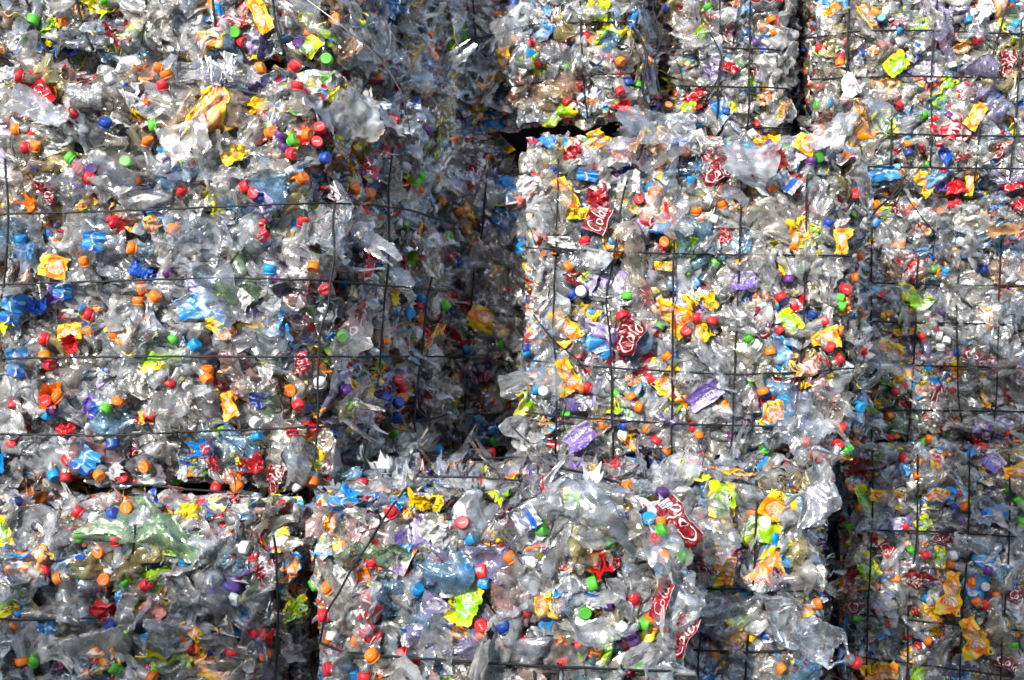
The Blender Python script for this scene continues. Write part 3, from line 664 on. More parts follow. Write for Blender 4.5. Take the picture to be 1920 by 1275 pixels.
# ---- caps read off the photograph: x y colour (upper case = seen from the top) [axis angle]
CAPLIST = """
50 80 g;86 97 b;404 8 o;291 62 g;443 62 G;457 80 r;612 110 G;627 78 b;632 60 g;38 145 r;290 125 o;303 157 r;311 137 o;212 148 w;143 213 r;206 232 b;547 112 r;485 120 o;558 158 r;36 246 o;68 250 r;52 280 r;75 275 o;134 297 g;153 315 r;67 312 b;178 318 P;173 336 r;243 306 G;288 238 g;552 290 r;597 239 R;578 252 o;592 265 R;552 262 g;528 253 p;537 275 p;611 296 B;552 320 w;553 335 o;570 333 o;465 350 r;477 363 R;486 375 b;283 265 o;345 357 r;605 412 r;330 428 o
712 139 o;710 117 r;757 170 r;777 188 b;773 222 r;782 244 p;730 283 r;767 338 g;782 330 g;778 353 o;808 355 w;697 362 o;680 394 r;713 58 o;874 70 g;853 262 o 90;852 312 o 60;820 375 o;809 393 w;862 395 o;897 392 c;870 343 r;900 365 w;918 295 r;753 395 c;832 270 c;660 352 o
970 78 o;1005 80 r;1006 102 b;1014 124 r;976 124 c;1072 130 g;1103 66 r;1112 78 O;1166 117 o;1200 114 o;902 190 O;1016 166 o;972 175 w;963 180 o;1049 187 w;1067 193 r;1056 212 r;1088 184 w;1166 173 r;970 10 b;1240 18 b;1325 15 g;975 317 w;1038 313 b;1317 248 w;1400 275 c;1296 337 c 80;1325 375 w;1352 383 o;1305 395 o;1310 412 O;1330 405 w;1340 415 w
1447 39 o;1458 40 r;1451 61 o;1467 68 r;1466 88 b;1400 62 b;1417 79 p;1534 89 r;1581 86 r;1573 122 o;1575 110 r;1638 95 o;1652 88 r;1534 160 r;1523 158 o;1590 152 g;1530 198 g;1554 194 c;1683 200 r;1536 232 o;1823 28 w;1812 43 c;1905 47 c;1830 75 r;1797 150 o;1815 155 r;1784 126 w;1810 110 w;1858 150 g;1730 217 g;1776 220 p;1803 247 r;1825 260 o;1870 250 w;1700 260 c;1697 272 o;1703 288 b;1838 288 o;1848 307 w;1770 322 r;1607 361 R;1543 265 w;1520 300 p;1588 295 o;1413 250 w;1446 272 p;1446 354 o;1551 417 b;1790 378 r;1780 385 r;1640 384 o;1707 386 o;1703 395 r;1827 415 o;1425 232 r;1360 210 b;1357 225 w
40 447 c;332 432 o;250 467 o;167 489 o;45 524 o;587 503 o 260;508 503 c;603 540 R;268 542 o;267 562 o;300 555 o;165 589 r;282 600 o;280 622 o;270 618 p;165 625 o;217 625 o;80 635 r;372 645 c;83 671 o;95 685 r;390 690 o;390 712 o;318 721 r;95 750 R;111 742 o;97 777 c;107 765 p;30 760 r;227 755 o;202 768 g;285 780 r;480 795 w;487 818 c;545 811 R;560 762 r;218 835 b;100 895 c;192 893 o;168 881 p;229 893 R;122 898 r;248 905 r;448 914 o;584 908 o 270;550 920 w;400 926 r;318 510 p;430 523 b;523 522 p
845 481 r;862 497 b;693 518 w;695 570 w;773 570 r;775 557 c;757 585 c;838 550 r;878 570 r;870 580 r;873 603 w;961 563 w;972 601 w;978 663 c;983 655 b;774 680 c;860 705 o;697 665 w;614 721 w;640 735 p;670 730 o;650 762 g;686 763 r;743 717 r;755 727 r;750 747 o;738 756 b;747 781 b;931 752 o;950 758 r;756 850 B;815 840 c;857 850 o;940 858 r;924 825 g;833 445 g;712 640 o;816 575 g;980 845 w;685 912 R;940 913 o
1018 443 r;1027 454 r;1096 449 r;1001 469 w;1246 456 O;1279 432 w;1333 435 w;1073 549 b;1090 548 W;1063 502 o;1176 558 g;1342 491 g;1443 520 g;1477 527 p;1462 559 r;1333 604 r;1302 596 r;1285 622 R;1167 593 r;1284 595 o;1463 621 r;1400 633 g;1414 646 w;1384 661 g;1443 661 o;1247 665 o;1087 669 r;1101 693 r;1098 725 r;1085 730 o;1022 733 W;1003 731 c;1155 739 g;1184 746 o;1184 761 p;1200 763 o;1405 714 g;1429 735 o;1127 795 o;1171 799 b;1215 804 o;1229 828 r;1310 817 o;1301 801 r;1375 821 p;1435 849 g;1452 866 o;1209 860 c 270;1084 852 p;1027 862 g;945 858 r;1249 847 o
1583 541 R;1577 560 g;1580 575 g;1547 600 r;1577 622 o;1556 652 r;1576 672 r;1515 791 p;1537 796 w;1579 803 r;1568 831 R;1551 862 R;1530 865 R;1514 830 r;1623 513 g;1646 553 r;1727 502 b;1751 505 g;1775 507 c;1822 522 r;1842 505 b;1835 543 g;1733 591 w;1743 598 r;1760 586 p;1700 585 o;1620 637 o;1623 672 c;1750 619 r;1760 630 w;1772 641 w;1762 648 w;1725 630 r;1653 688 g;1792 660 b;1865 690 b;1676 735 r;1690 722 r;1780 731 r;1720 760 c;1748 761 o;1761 753 p;1665 780 o;1667 822 r;1680 820 o;1590 845 g;1728 840 g;1690 857 r;1725 862 o;1888 812 r;1873 818 b;1915 705 o;1860 680 r
31 935 b;145 957 r;181 966 w;216 963 b;236 952 O;162 1000 g;195 1030 O;223 1007 r 100;155 1046 b 95;89 1067 R;205 1083 O;281 1093 r;115 1083 o;465 1025 w;447 1122 w;170 1152 c;210 1170 b;4 1157 r;26 1170 o;33 1150 c;47 1240 o;67 1235 g;180 1233 R;173 1261 o;218 1248 g;480 1183 r;440 1222 r;500 1230 o;295 1268 o;583 1103 g;607 1105 o;602 1155 r;613 1255 r
862 955 W;868 980 R;887 1009 c;879 1068 c;912 1093 c;783 1104 c;907 1070 r;955 1040 o;682 1115 r;697 1053 r;902 1170 R;904 1188 o;955 1175 w;951 1200 r;985 1145 r;747 1226 r;607 1205 o;731 958 r
1156 972 r;1214 973 C;1242 990 g;1237 975 o;1241 928 P;1184 905 o;1240 1062 c;1225 1042 w;1230 1003 r;1095 1145 G;1112 1090 g;1117 1060 o;1184 1117 r;1210 1165 g;1219 1153 o;1142 1013 g;1055 1200 o;1053 1235 r;1088 1210 r;1183 1190 P;1167 1176 w;1115 1215 o;1170 1238 w;1200 1243 G;1286 1042 g;1080 905 w;1336 1110 g;1326 1133 o;1396 1112 c
1500 970 O;1434 976 W;1385 1108 c;1416 1038 o;1490 1089 P;1425 1169 w;1455 1155 w;1410 1245 b;1465 1253 o;1559 1178 w;1557 1137 o;1580 1142 r;1594 844 g;1607 949 o;1595 987 g;1568 976 o;1787 948 b;1806 948 o;1900 993 r;1730 1040 r;1778 1057 o;1781 1040 w;1677 1085 o;1846 1066 p;1867 1114 o;1826 1123 o;1842 1130 r;1811 1163 r;1670 1113 b;1701 1191 r;1740 1201 o;1606 1160 g;1903 1190 o;1897 1205 g;1891 1055 o;1697 985 r;1707 1030 g;1650 1080 c;1915 975 g;1893 915 g;1705 912 w
"""
# ---- labels read off the photograph: x y kind width height text-angle
LABLIST = """
225 65 C 62 36 -60;98 60 L 55 34 -70;147 25 O 42 26 -80;490 30 O 75 34 -62;398 70 L 42 26 -60;275 25 R 46 26 -25;318 12 C 32 22 0;580 85 L 42 40 -40;460 98 Y 50 18 -10;530 28 R 34 50 80;412 140 W 72 62 -5;255 190 W 52 42 10;90 180 R 50 40 -55;648 205 C 62 24 -50;675 310 C 74 42 58;805 262 L 88 26 -68;762 268 G 42 42 0;737 400 C 46 40 -40;775 440 O 44 32 -80;675 500 R 60 40 55;655 612 C 100 48 40;648 712 C 38 32 70;565 680 R 40 28 -70;702 705 O 32 28 40;515 900 C 62 30 75;590 775 O 32 16 20;290 415 B 44 36 60;165 380 O 36 22 35;490 435 R 40 34 -60;110 500 O 44 50 80;130 620 O 44 32 10;430 625 O 40 28 15;430 760 O 50 28 -70;270 790 R 54 20 10;400 860 R 60 30 -80;185 455 V 40 44 80;165 860 V 50 50 60;25 580 V 60 44 80;30 680 V 56 40 90;607 875 L 40 22 25;740 950 V 30 26 80;820 600 O 60 16 60;800 630 O 52 16 50;765 655 C 32 24 80;20 140 G 40 30 0;55 470 V 40 36 0;470 560 W 36 30 20;560 330 V 50 16 60;440 930 C 40 20 0;352 875 G 50 20 80;255 845 C 52 22 90;120 540 V 40 40 90;345 640 G 34 30 10;505 705 W 44 40 0;200 700 G 34 24 40
955 122 O 58 36 -84;1125 20 L 46 40 -10;1035 25 C 54 26 76;1070 155 R 52 32 -10;1075 200 R 34 30 30;905 195 L 28 22 10;1150 140 C 36 26 -30;880 20 R 50 24 80;1100 108 L 34 20 30;720 20 V 40 50 70;770 60 G 40 30 30;1232 75 R 30 34 60
930 330 P 40 32 -50;922 604 O 92 46 160;940 410 V 30 44 60;885 310 C 44 30 40;945 520 O 40 34 -50;905 770 C 46 30 10;940 790 O 50 16 85;835 830 L 44 22 30;900 700 D 52 42 15;840 762 L 44 32 0;860 500 G 50 26 60;915 440 V 50 26 10;850 640 W 20 12 40
1222 268 O 54 38 -35;1120 260 O 34 42 -70;1245 236 O 40 24 -25;1120 413 C 54 44 68;1062 365 O 66 30 -60;1090 400 Y 62 18 15;1237 395 B 96 54 -90;1345 325 C 64 38 35;1385 295 R 50 34 70;1078 518 C 48 28 -40;1100 520 L 30 20 85;1182 628 C 78 46 66;1058 612 O 66 44 -58;1066 705 O 66 40 -72;1140 612 O 52 28 18;1262 590 O 76 48 -38;1225 582 R 28 40 40;1328 568 Y 46 24 25;1265 730 O 76 50 130;1322 742 P 76 36 213;1350 762 O 38 26 20;1085 815 P 68 40 35;1495 487 L 78 44 38;1392 525 P 52 34 5;1430 605 C 58 38 80;1480 710 C 82 42 -14;1455 765 B 62 44 30;1440 785 O 36 22 30;1575 452 O 48 32 82;1410 485 O 62 16 10;1310 622 O 42 34 -80;1545 632 O 50 34 10;1588 566 O 46 14 75;1355 440 R 32 30 60;1480 600 L 46 34 -50;1585 860 Y 30 16 -60;1500 872 O 46 26 -58;1422 866 R 40 30 -50;1185 718 B 44 28 -40;1180 826 O 30 40 40;1395 793 D 32 16 5;1000 345 W 60 30 30;1170 690 W 40 18 0;1415 335 W 44 60 60;1350 770 W 50 20 20;1470 345 G 50 34 -40;1190 350 W 56 36 -30;1265 820 G 30 22 0;1245 500 O 34 20 0;1300 560 Y 40 20 30;1030 270 V 44 28 15;1100 330 V 24 46 80;1200 300 R 36 40 30;1435 275 O 50 16 -30;1510 270 O 34 44 60;1060 450 W 34 50 75;1240 470 R 30 30 -60;1385 400 O 40 24 -50
1680 457 O 34 20 0;1642 455 O 30 18 10;1665 535 O 40 24 -10;1692 512 C 40 26 20;1755 560 V 50 28 35;1712 540 P 46 26 70;1675 595 O 48 30 -28;1665 655 O 54 32 -22;1697 622 O 44 16 10;1830 670 C 54 28 -25;1810 640 V 62 16 5;1735 725 B 50 32 20;1645 757 Y 32 12 4;1840 580 C 34 22 60;1762 528 C 44 20 -25;1705 800 C 30 22 0;1880 620 V 50 30 50;1690 740 C 40 30 50;1795 790 O 30 18 40;1880 790 P 30 26 20;1680 480 P 32 22 30;1880 500 R 34 24 10;1850 750 O 28 26 70;1810 600 G 30 24 0;1895 440 R 34 30 30
1675 122 L 48 36 40;1660 230 L 50 42 -68;1825 218 O 54 28 60;1805 90 O 54 22 25;1890 122 C 54 30 86;1880 272 C 60 24 66;1800 290 C 44 22 20;1725 45 L 40 26 10;1680 50 R 44 24 20;1795 185 R 54 22 70;1822 342 O 46 20 80;1735 340 O 44 36 -40;1655 400 L 40 30 60;1680 390 C 44 28 20;1740 405 R 36 30 -25;1850 395 C 46 26 75;1905 392 R 38 28 35;1750 192 B 38 26 20;1615 110 G 40 24 10;1715 100 G 44 30 0;1560 140 R 40 22 40;1545 240 W 60 26 0;1600 170 W 50 40 0;1620 200 G 30 20 30;1900 160 W 20 50 0;1560 20 O 30 20 50;1850 20 W 40 40 0;1645 325 V 80 30 5;1905 350 R 40 26 0
1360 130 R 56 28 -28;1413 134 C 30 26 20;1412 100 O 38 22 -10;1310 180 R 50 28 20;1430 12 P 34 26 8;1380 12 B 32 26 0;1450 176 W 34 38 0;1310 65 L 38 20 40;1470 205 O 34 18 80;1362 35 R 36 26 -30;1290 200 L 26 20 0;1340 95 G 40 20 20
1660 930 O 62 32 -12;1622 935 L 60 26 -65;1762 925 B 58 28 4;1865 865 P 38 34 -50;1905 882 O 48 34 8;1848 1010 O 56 26 -25;1628 1060 L 60 36 -58;1760 1045 L 40 22 88;1763 1010 C 34 20 0;1720 1087 C 60 34 160;1780 1110 O 78 38 -100;1605 1132 C 40 32 60;1868 1086 B 56 36 145;1905 1116 C 34 30 -30;1822 1192 O 78 44 -72;1855 1188 O 60 32 10;1905 1162 L 36 20 -10;1650 1255 O 66 36 14;1600 1240 B 62 36 175;1770 1178 C 26 16 30;1705 1232 O 34 28 -60;1745 1155 O 50 22 -40;1665 1030 R 34 26 -30;1730 980 L 30 26 40;1860 960 V 50 28 20;1790 900 W 22 44 30;1628 890 R 50 22 85;1690 880 V 40 34 30;1660 1190 V 36 14 30;1890 1240 C 54 30 -20;1810 1235 G 30 20 0;1570 1095 G 30 20 0
1350 937 L 66 52 88;1462 950 O 66 54 -28;1370 950 C 22 44 0;1272 975 C 104 46 128;1357 1062 O 60 48 88;1455 1080 D 58 42 8;1322 1060 C 46 36 50;1382 1145 L 58 46 60;1385 1200 O 64 44 -128;1450 1120 R 40 26 -10;1480 1155 L 44 14 75;1278 1190 C 88 36 66;1400 900 O 44 22 -30;1420 1222 Y 40 16 10;1322 1250 V 40 26 0;1260 905 G 54 30 20;1490 905 L 30 24 30;1530 1020 D 30 44 70;1510 930 W 26 30 20;1540 1120 G 26 40 60;1320 930 V 40 20 85
865 1130 L 78 60 72;828 985 W 84 46 48;1068 942 L 44 36 80;615 985 O 44 26 80;770 965 O 38 36 -50;822 945 Y 34 14 80;758 1035 V 40 24 75;925 1012 C 52 24 -60;800 892 C 54 24 10;1020 985 R 40 28 -20;1048 1130 B 54 30 75;855 1188 O 44 28 40;760 1190 G 44 16 88;1235 1115 R 76 36 72;985 975 G 50 44 30;640 950 V 34 54 80;700 945 G 36 30 0;560 1060 V 50 24 88;650 1080 W 40 44 30;690 1110 L 30 20 60;1000 1050 W 44 24 40;1150 1060 R 34 30 20;1110 1120 G 30 36 70;1080 1245 O 50 20 10;870 1260 W 30 24 0;1255 1010 V 26 40 60;1000 1230 W 60 20 0;1240 1000 C 40 14 -50
340 1030 L 56 46 58;413 985 R 40 34 -45;500 1078 C 54 34 100;18 990 L 54 28 -70;45 1080 O 44 30 30;548 1150 L 66 40 85;350 1240 L 34 26 -20;400 1235 O 48 16 18;30 1060 P 70 24 10;85 1175 V 62 34 0;270 940 G 50 30 20;430 930 R 34 22 0;330 925 R 34 12 -10;225 1120 V 44 22 80;230 1180 L 40 26 60;450 1060 G 30 26 0;110 1245 D 34 24 20;270 1260 R 40 24 60;300 990 G 30 20 0;410 1080 V 26 34 60;310 1100 O 40 14 60
"""
for row in CAPLIST.replace('\n', ';').split(';'):
    if not row.strip(): continue
    t = row.split(); x, y = float(t[0]), float(t[1])
    b, fn, u, v, dep = hit(x, y)
    put_cap(b, fn, u, v, t[2].lower(), t[2].isupper(), rnd.uniform(.006, .024), float(t[3]) if len(t) > 3 else None)
for row in LABLIST.replace('\n', ';').split(';'):
    if not row.strip(): continue
    t = row.split(); x, y = float(t[0]), float(t[1]); wp, hp = float(t[3]), float(t[4])
    b, fn, u, v, dep = hit(x, y)
    put_label(b, fn, u, v, t[2], wp * .97, hp * .97, float(t[5]), dep, rnd.uniform(.018, .028) if wp * hp > 1500 else rnd.uniform(.004, .014), tilt=.15 if b.press == 'flat' else .35)

# ---- the rest of the visible bottles, caps and labels of each bale
def spots(b, n_):
    """evenly jittered places on the faces that show in the picture"""
    out = []; fs = []
    for fn, (O, U, V, N) in b.faces.items():
        c = O + U * .5 + V * .5
        if (Vector((0, 0, EYE)) - c).dot(N) <= 0: continue
        k = 0
        for _ in range(4000):
            if k >= 400: break
            u, v = rnd.random(), rnd.random(); ed = .055
            u = ed / U.length + u * (1 - 2 * ed / U.length); v = ed / V.length + v * (1 - 2 * ed / V.length); p = O + U * u + V * v
            if in_view(p):
                out.append((fn, u, v, p)); k += 1
        fs.append(fn)
    if not out: return []
    rnd.shuffle(out)
    # weigh by area: keep only well separated places, relaxing until enough
    def seen_area(fn): O, U, V, N = b.faces[fn]; return U.length * V.length
    r0 = .14; keep = []
    while len(keep) < n_ and r0 > .015:
        for s in out:
            if len(keep) >= n_: break
            if all((s[3] - q[3]).length > r0 for q in keep): keep.append(s)
        r0 *= .85
    return keep
for b in BALES:
    if b.key == 'M': continue
    for fn, u, v, p0 in spots(b, max(0, 98 - b.nb)):
        if b.nb >= 98: break
        off = rnd.uniform(-.014, .010)
        p, N, U = surf(b, fn, u, v, off)
        if b.press == 'flat': ang = rnd.choice([0, 90, 180, 270]) + rnd.gauss(0, 32); tilt = rnd.gauss(0, .10); spin = rnd.gauss(0, .15)
        elif b.press == 'mid': ang = rnd.uniform(0, 360); tilt = rnd.gauss(0, .2); spin = rnd.gauss(0, .4)
        else: ang = rnd.choice([90, 270, 90, 0, 180]) + rnd.gauss(0, 35); tilt = rnd.gauss(.05, .22); spin = rnd.gauss(0, .45)
        O, UU, VV, _N = b.faces[fn]
        eu = min(u, 1 - u) * UU.length; ev = min(v, 1 - v) * VV.length
        if eu < .14 and eu < ev: ang = rnd.choice([90, 270]) + rnd.gauss(0, 9); tilt = rnd.gauss(0, .08)
        elif ev < .14: ang = rnd.choice([0, 180]) + rnd.gauss(0, 9); tilt = rnd.gauss(0, .08)
        cap = rnd.choice(CAPW) if rnd.random() < .30 else None
        put_bottle(b, fn, p, N, ang, tilt, cap, rnd.uniform(.85, 1.12), spin=spin)
    for fn, u, v, p0 in spots(b, 24)[:max(0, min(24, 95 - b.nc))]:
        put_cap(b, fn, u, v, rnd.choice(CAPW), rnd.random() < .4, rnd.uniform(-.02, .004), bottle=False)
    for fn, u, v, p0 in spots(b, 30)[:max(0, min(30, 95 - b.nlab))]:
        k = rnd.choice('CRRCOOLLBVVPGWWGY'); put_label(b, fn, u, v, k, rnd.uniform(18, 42), rnd.uniform(12, 26), rnd.uniform(0, 360), 3.5, rnd.uniform(-.015, .004), rnd.choice([2, 3, 3, 1]), .5)

# flattened bottle skins, clear or clouded, pressed over the surface
SKINS = []
for s in range(10):
    w, h = [(.19, .09), (.15, .10), (.22, .075), (.13, .12)][s % 4]
    Q, Fq, u_, v_ = sheet_geo(700 + s, w, h, 46, 30, .11, .02, .12, 1.4); Fq = ragged(700 + s, u_, v_, Fq, .45)
    SKINS.append(mesh_np('flattened_bottle', Q, Fq, [M['skin'] if s % 5 else M['milky']], smooth=True))
for b in BALES:
    if b.key == 'M': continue
    for fn, u, v, p0 in spots(b, 40 if b.press == 'rough' else 34):
        sk = rnd.choice(SKINS); clear = sk.materials[0] == M['skin']
        p, N, U = surf(b, fn, u, v, rnd.uniform(.004, .026) if clear else rnd.uniform(-.012, .006))
        O, UU, VV, _N = b.faces[fn]; eu = min(u, 1 - u) * UU.length; ev = min(v, 1 - v) * VV.length
        ang = rnd.uniform(0, 360)
        if eu < .12 and eu < ev: ang = 90 + rnd.gauss(0, 10)
        elif ev < .12: ang = rnd.gauss(0, 10)
        t = .12 if b.press == 'flat' else .4
        N2 = (N + face_dir(b, fn, rnd.uniform(0, 360)) * rnd.gauss(0, t)).normalized()
        obj('flattened_bottle', sk, b.o, to_local(b, frame_mat(p, face_dir(b, fn, ang), N2) @ Matrix.Scale(rnd.uniform(.75, 1.25), 4)))

# ---- everything smaller and deeper: one mass of crushed plastic per bale
SCR = [sheet_geo(500 + s, .13, .09, 20, 14, .2, .014, .06, 2.0) for s in range(8)]
SCRCOL = np.array([(*(lin(*c) * .85), 1) for c in [(150, 10, 28)] * 4 + [(205, 30, 40)] * 3 + [(245, 130, 10)] * 3 + [(245, 200, 10)] * 3 + [(225, 220, 20), (140, 190, 20), (20, 130, 205), (30, 90, 190), (25, 50, 120), (20, 130, 205), (120, 90, 180), (225, 225, 225), (215, 215, 210), (190, 195, 200), (235, 150, 140), (90, 60, 30)]])
def build_mass(b):
    r = np.random.default_rng(b.seed + 70); Vs = []; Fs = []; Ms = []; Rs = []; Cs = []; off = 0
    for fn, (O, U, V, N) in b.faces.items():
        c = O + U * .5 + V * .5
        if b.key == 'M' and fn != 'f': continue
        facing = (Vector((0, 0, EYE)) - c).dot(N) > 0
        n_ = int(U.length * V.length * (225 if facing else 40))
        for _ in range(n_):
            u, v = r.random(), r.random(); ed = r.uniform(.02, .06)
            u = ed / U.length + u * (1 - 2 * ed / U.length); ed = .02; v = ed / V.length + v * (1 - 2 * ed / V.length); p0 = O + U * u + V * v
            if not in_view(p0, 160) and r.random() < .6: continue
            p, Nn, _u = surf(b, fn, u, v, 0)
            scr = r.random() < .72
            edge = min(u * U.length, (1 - u) * U.length, v * V.length, (1 - v) * V.length) < .05
            if scr:
                Q, T, _a, _b = SCR[r.integers(len(SCR))]; T = np.concatenate([T[:, [0, 1, 2]], T[:, [0, 2, 3]]])
                o_ = r.uniform(-.028, .010); sc = r.uniform(.35, 1.0); tl = r.normal() * (.16 if b.press == 'flat' else .28)
            else:
                Q, T = BLO[r.integers(len(BLO))]; o_ = r.uniform(-.05, -.012); sc = r.uniform(.7, 1.05); tl = r.normal() * (.12 if b.press == 'flat' else .35)
            eu = min(u, 1 - u) * U.length; ev = min(v, 1 - v) * V.length; an = r.uniform(0, 360)
            if eu < .13 and eu < ev: an = 90 + r.normal() * 10
            elif ev < .13: an = r.normal() * 10
            X = face_dir(b, fn, an) * math.cos(tl) + Nn * math.sin(tl)
            Zz = (Nn + Vector(r.normal(size=3)) * (.10 if b.press == 'flat' else .30)).normalized()
            m_ = np.array(frame_mat(p + Nn * o_ - b.base, X, Zz))
            W = (Q * sc) @ m_[:3, :3].T + m_[:3, 3]
            W[:, 2] = np.maximum(W[:, 2], .003 - b.base.z)
            Vs.append(W); Fs.append(T + off); off += len(W)
            k = 0
            if scr:
                q = r.random(); k = 1 if q < .08 else (2 if q < .74 else 0)
                if k == 2 and sc > .6: W = (Q * sc * .5) @ m_[:3, :3].T + m_[:3, 3]; Vs[-1] = W
            cc = SCRCOL[r.integers(len(SCRCOL))]
            Ms.append(np.full(len(T), k)); Rs.append(np.full(len(W), r.random())); Cs.append(np.tile(cc, (len(W), 1)))
    me = mesh_np('crushed_plastic', np.concatenate(Vs), np.concatenate(Fs), [M['pet'], M['milky'], M['label']], np.concatenate(Ms), {'rnd': ('POINT', 'FLOAT', np.concatenate(Rs)), 'print': ('POINT', 'FLOAT_COLOR', np.concatenate(Cs))}, smooth=True)
    o = obj('crushed_plastic', me, b.o); o['kind'] = 'stuff'
for b in BALES: build_mass(b)

# ------------------------------------------------------------------ wires
def tube(path, rad, ns=6):
    path = [Vector(p) for p in path]; V = []
    up = Vector((.13, -.9, .4)).normalized()
    for i, p in enumerate(path):
        d = (path[min(i + 1, len(path) - 1)] - path[max(i - 1, 0)]).normalized()
        a = d.cross(up)
        if a.length < 1e-4: a = d.cross(Vector((1, 0, 0)))
        a.normalize(); c = d.cross(a)
        for k in range(ns):
            t = 2 * math.pi * k / ns; V.append(p + (a * math.cos(t) + c * math.sin(t)) * rad)
    n_ = len(path); i, j = np.meshgrid(np.arange(n_ - 1), np.arange(ns), indexing='ij')
    A = i * ns + j; B_ = i * ns + (j + 1) % ns
    caps = [np.array([list(range(ns))[::-1], [(n_ - 1) * ns + k for k in range(ns)]])]
    return np.array([tuple(v) for v in V]), [np.stack([A, B_, B_ + ns, A + ns], -1).reshape(-1, 4)] + caps
def wire_path(key, pts, off=None):
    """follow the photographed course of a wire over its bale"""
    out = []; b = B[key]
    if off is None: off = .032 if b.press == 'flat' else .042
    for (x0, y0), (x1, y1) in zip(pts[:-1], pts[1:]):
        n_ = max(1, int(math.hypot(x1 - x0, y1 - y0) / 14))
        for k in range(n_):
            out.append((x0 + (x1 - x0) * k / n_, y0 + (y1 - y0) * k / n_))
    out.append(pts[-1]); res = []
    save = list(BALES); BALES[:] = [b]
    for x, y in out:
        _b, fn, u, v, dep = hit(x, y); O, U, V, N = b.faces[fn]
        p = O + U * u + V * v; s = relief(b, fn, p) * .6
        q = p + N * (max(s, -.03) + off) ; res.append(q)
    BALES[:] = save
    # pull taut
    for _ in range(3):
        res = [res[0]] + [res[i] * .5 + (res[i - 1] + res[i + 1]) * .25 for i in range(1, len(res) - 1)] + [res[-1]]
    w = rnd.random() * 6
    return [q + Vector((math.sin(i * .9 + w), 0, math.cos(i * 1.3 + w))) * .0007 for i, q in enumerate(res)]
for row in WIRES.replace('\n', '|').split('|'):
    if not row.strip(): continue
    key, rest = row.strip().split(':'); pts = [tuple(float(q) for q in s.split(',')) for s in rest.split()]
    b = B[key]; path = wire_path(key, pts)
    V, Fs = tube([p - b.base for p in path], .0028 if key in 'AJKFL' else .0031)
    obj('binding_wire', mesh_np('binding_wire', V, Fs, [M['wire']], smooth=True), b.o)

# ------------------------------------------------------------------ loose things
def spline(pts, n_=10):
    pts = [Vector(p) for p in pts]; out = []
    for i in range(len(pts) - 1):
        p0 = pts[max(i - 1, 0)]; p1 = pts[i]; p2 = pts[i + 1]; p3 = pts[min(i + 2, len(pts) - 1)]
        for k in range(n_):
            t = k / n_; out.append(.5 * ((2 * p1) + (p2 - p0) * t + (2 * p0 - 5 * p1 + 4 * p2 - p3) * t * t + (-p0 + 3 * p1 - 3 * p2 + p3) * t ** 3))
    out.append(pts[-1]); return out
def loose_wire(pts, rad, m_, label, cat='wire'):
    path = spline(pts); c = path[-1].copy()
    V, Fs = tube([p - c for p in path], rad)
    o = obj('loose_wire', mesh_np('loose_wire', V, Fs, [M[m_]], smooth=True)); o.location = c
    o['label'] = label; o['category'] = cat
loose_wire([P(1697, 330, 4.0), P(1684, 352, 3.98), P(1664, 375, 3.98), P(1640, 398, 3.9), P(1628, 430, 3.8), P(1612, 458, 3.6), P(1594, 480, 3.42)], .0035, 'wire', 'thick dark wire end sticking up in a curl right of the sunlit central bale')
loose_wire([P(1655, 368, 3.97), P(1672, 372, 3.97), P(1690, 352, 3.96), P(1692, 338, 3.96)], .003, 'wire', 'short dark wire twig branching beside the curled wire end at right')
loose_wire([P(560, -12, 3.05), P(640, 48, 3.02), P(705, 105, 3.05), P(745, 160, 3.1), P(762, 205, 3.15), P(768, 245, 3.3)], .0016, 'wire_light', 'thin pale wire hanging in an arc across the shaded end of the upper left bale')
loose_wire([P(800, 868, 3.40), P(735, 950, 2.72), P(692, 1018, 2.69), P(662, 1062, 2.69), P(636, 1110, 2.69), P(612, 1150, 2.69), P(600, 1203, 2.70)], .0026, 'wire', 'dark wire running slantwise down over the front edge of the bottom centre bale')
loose_wire([P(1185, 50, 3.9), P(1212, 100, 3.9), P(1205, 165, 3.86), P(1216, 205, 3.7), P(1212, 250, 3.46), P(1195, 300, 3.42)], .0042, 'wire', 'twisted dark wires hanging between the top row and the central bale')
loose_wire([P(1225, 20, 4.0), P(1238, 70, 3.98), P(1228, 120, 3.95), P(1240, 180, 3.95)], .003, 'wire', 'tangled dark wire beside the twisted one in the top row')
loose_wire([P(1330, 60, 4.1), P(1352, 105, 4.1), P(1345, 150, 4.1), P(1322, 190, 4.12)], .0022, 'wire', 'curved loose wire lying over the narrow top row bale')
loose_wire([P(1700, 370, 4.2), P(1730, 410, 4.18), P(1752, 440, 4.2), P(1748, 480, 4.24)], .0022, 'wire', 'bent wire on the half shaded bale below the cardboard')
loose_wire([P(1000, 590, 3.43), P(1040, 640, 3.42), P(1080, 672, 3.42), P(1100, 700, 3.42)], .0022, 'wire', 'dark wire crossing slantwise over the lower left of the central bale')
loose_wire([P(960, 800, 3.46), P(1000, 832, 3.42), P(1045, 800, 3.42), P(1062, 760, 3.42)], .002, 'wire', 'thin wire loop at the lower left corner of the central bale')
loose_wire([P(1020, 872, 3.3), P(1060, 880, 3.1), P(1110, 890, 3.2), P(1160, 905, 3.0)], .003, 'wire', 'black wire lying on top of the bottom centre bale under the central bale')

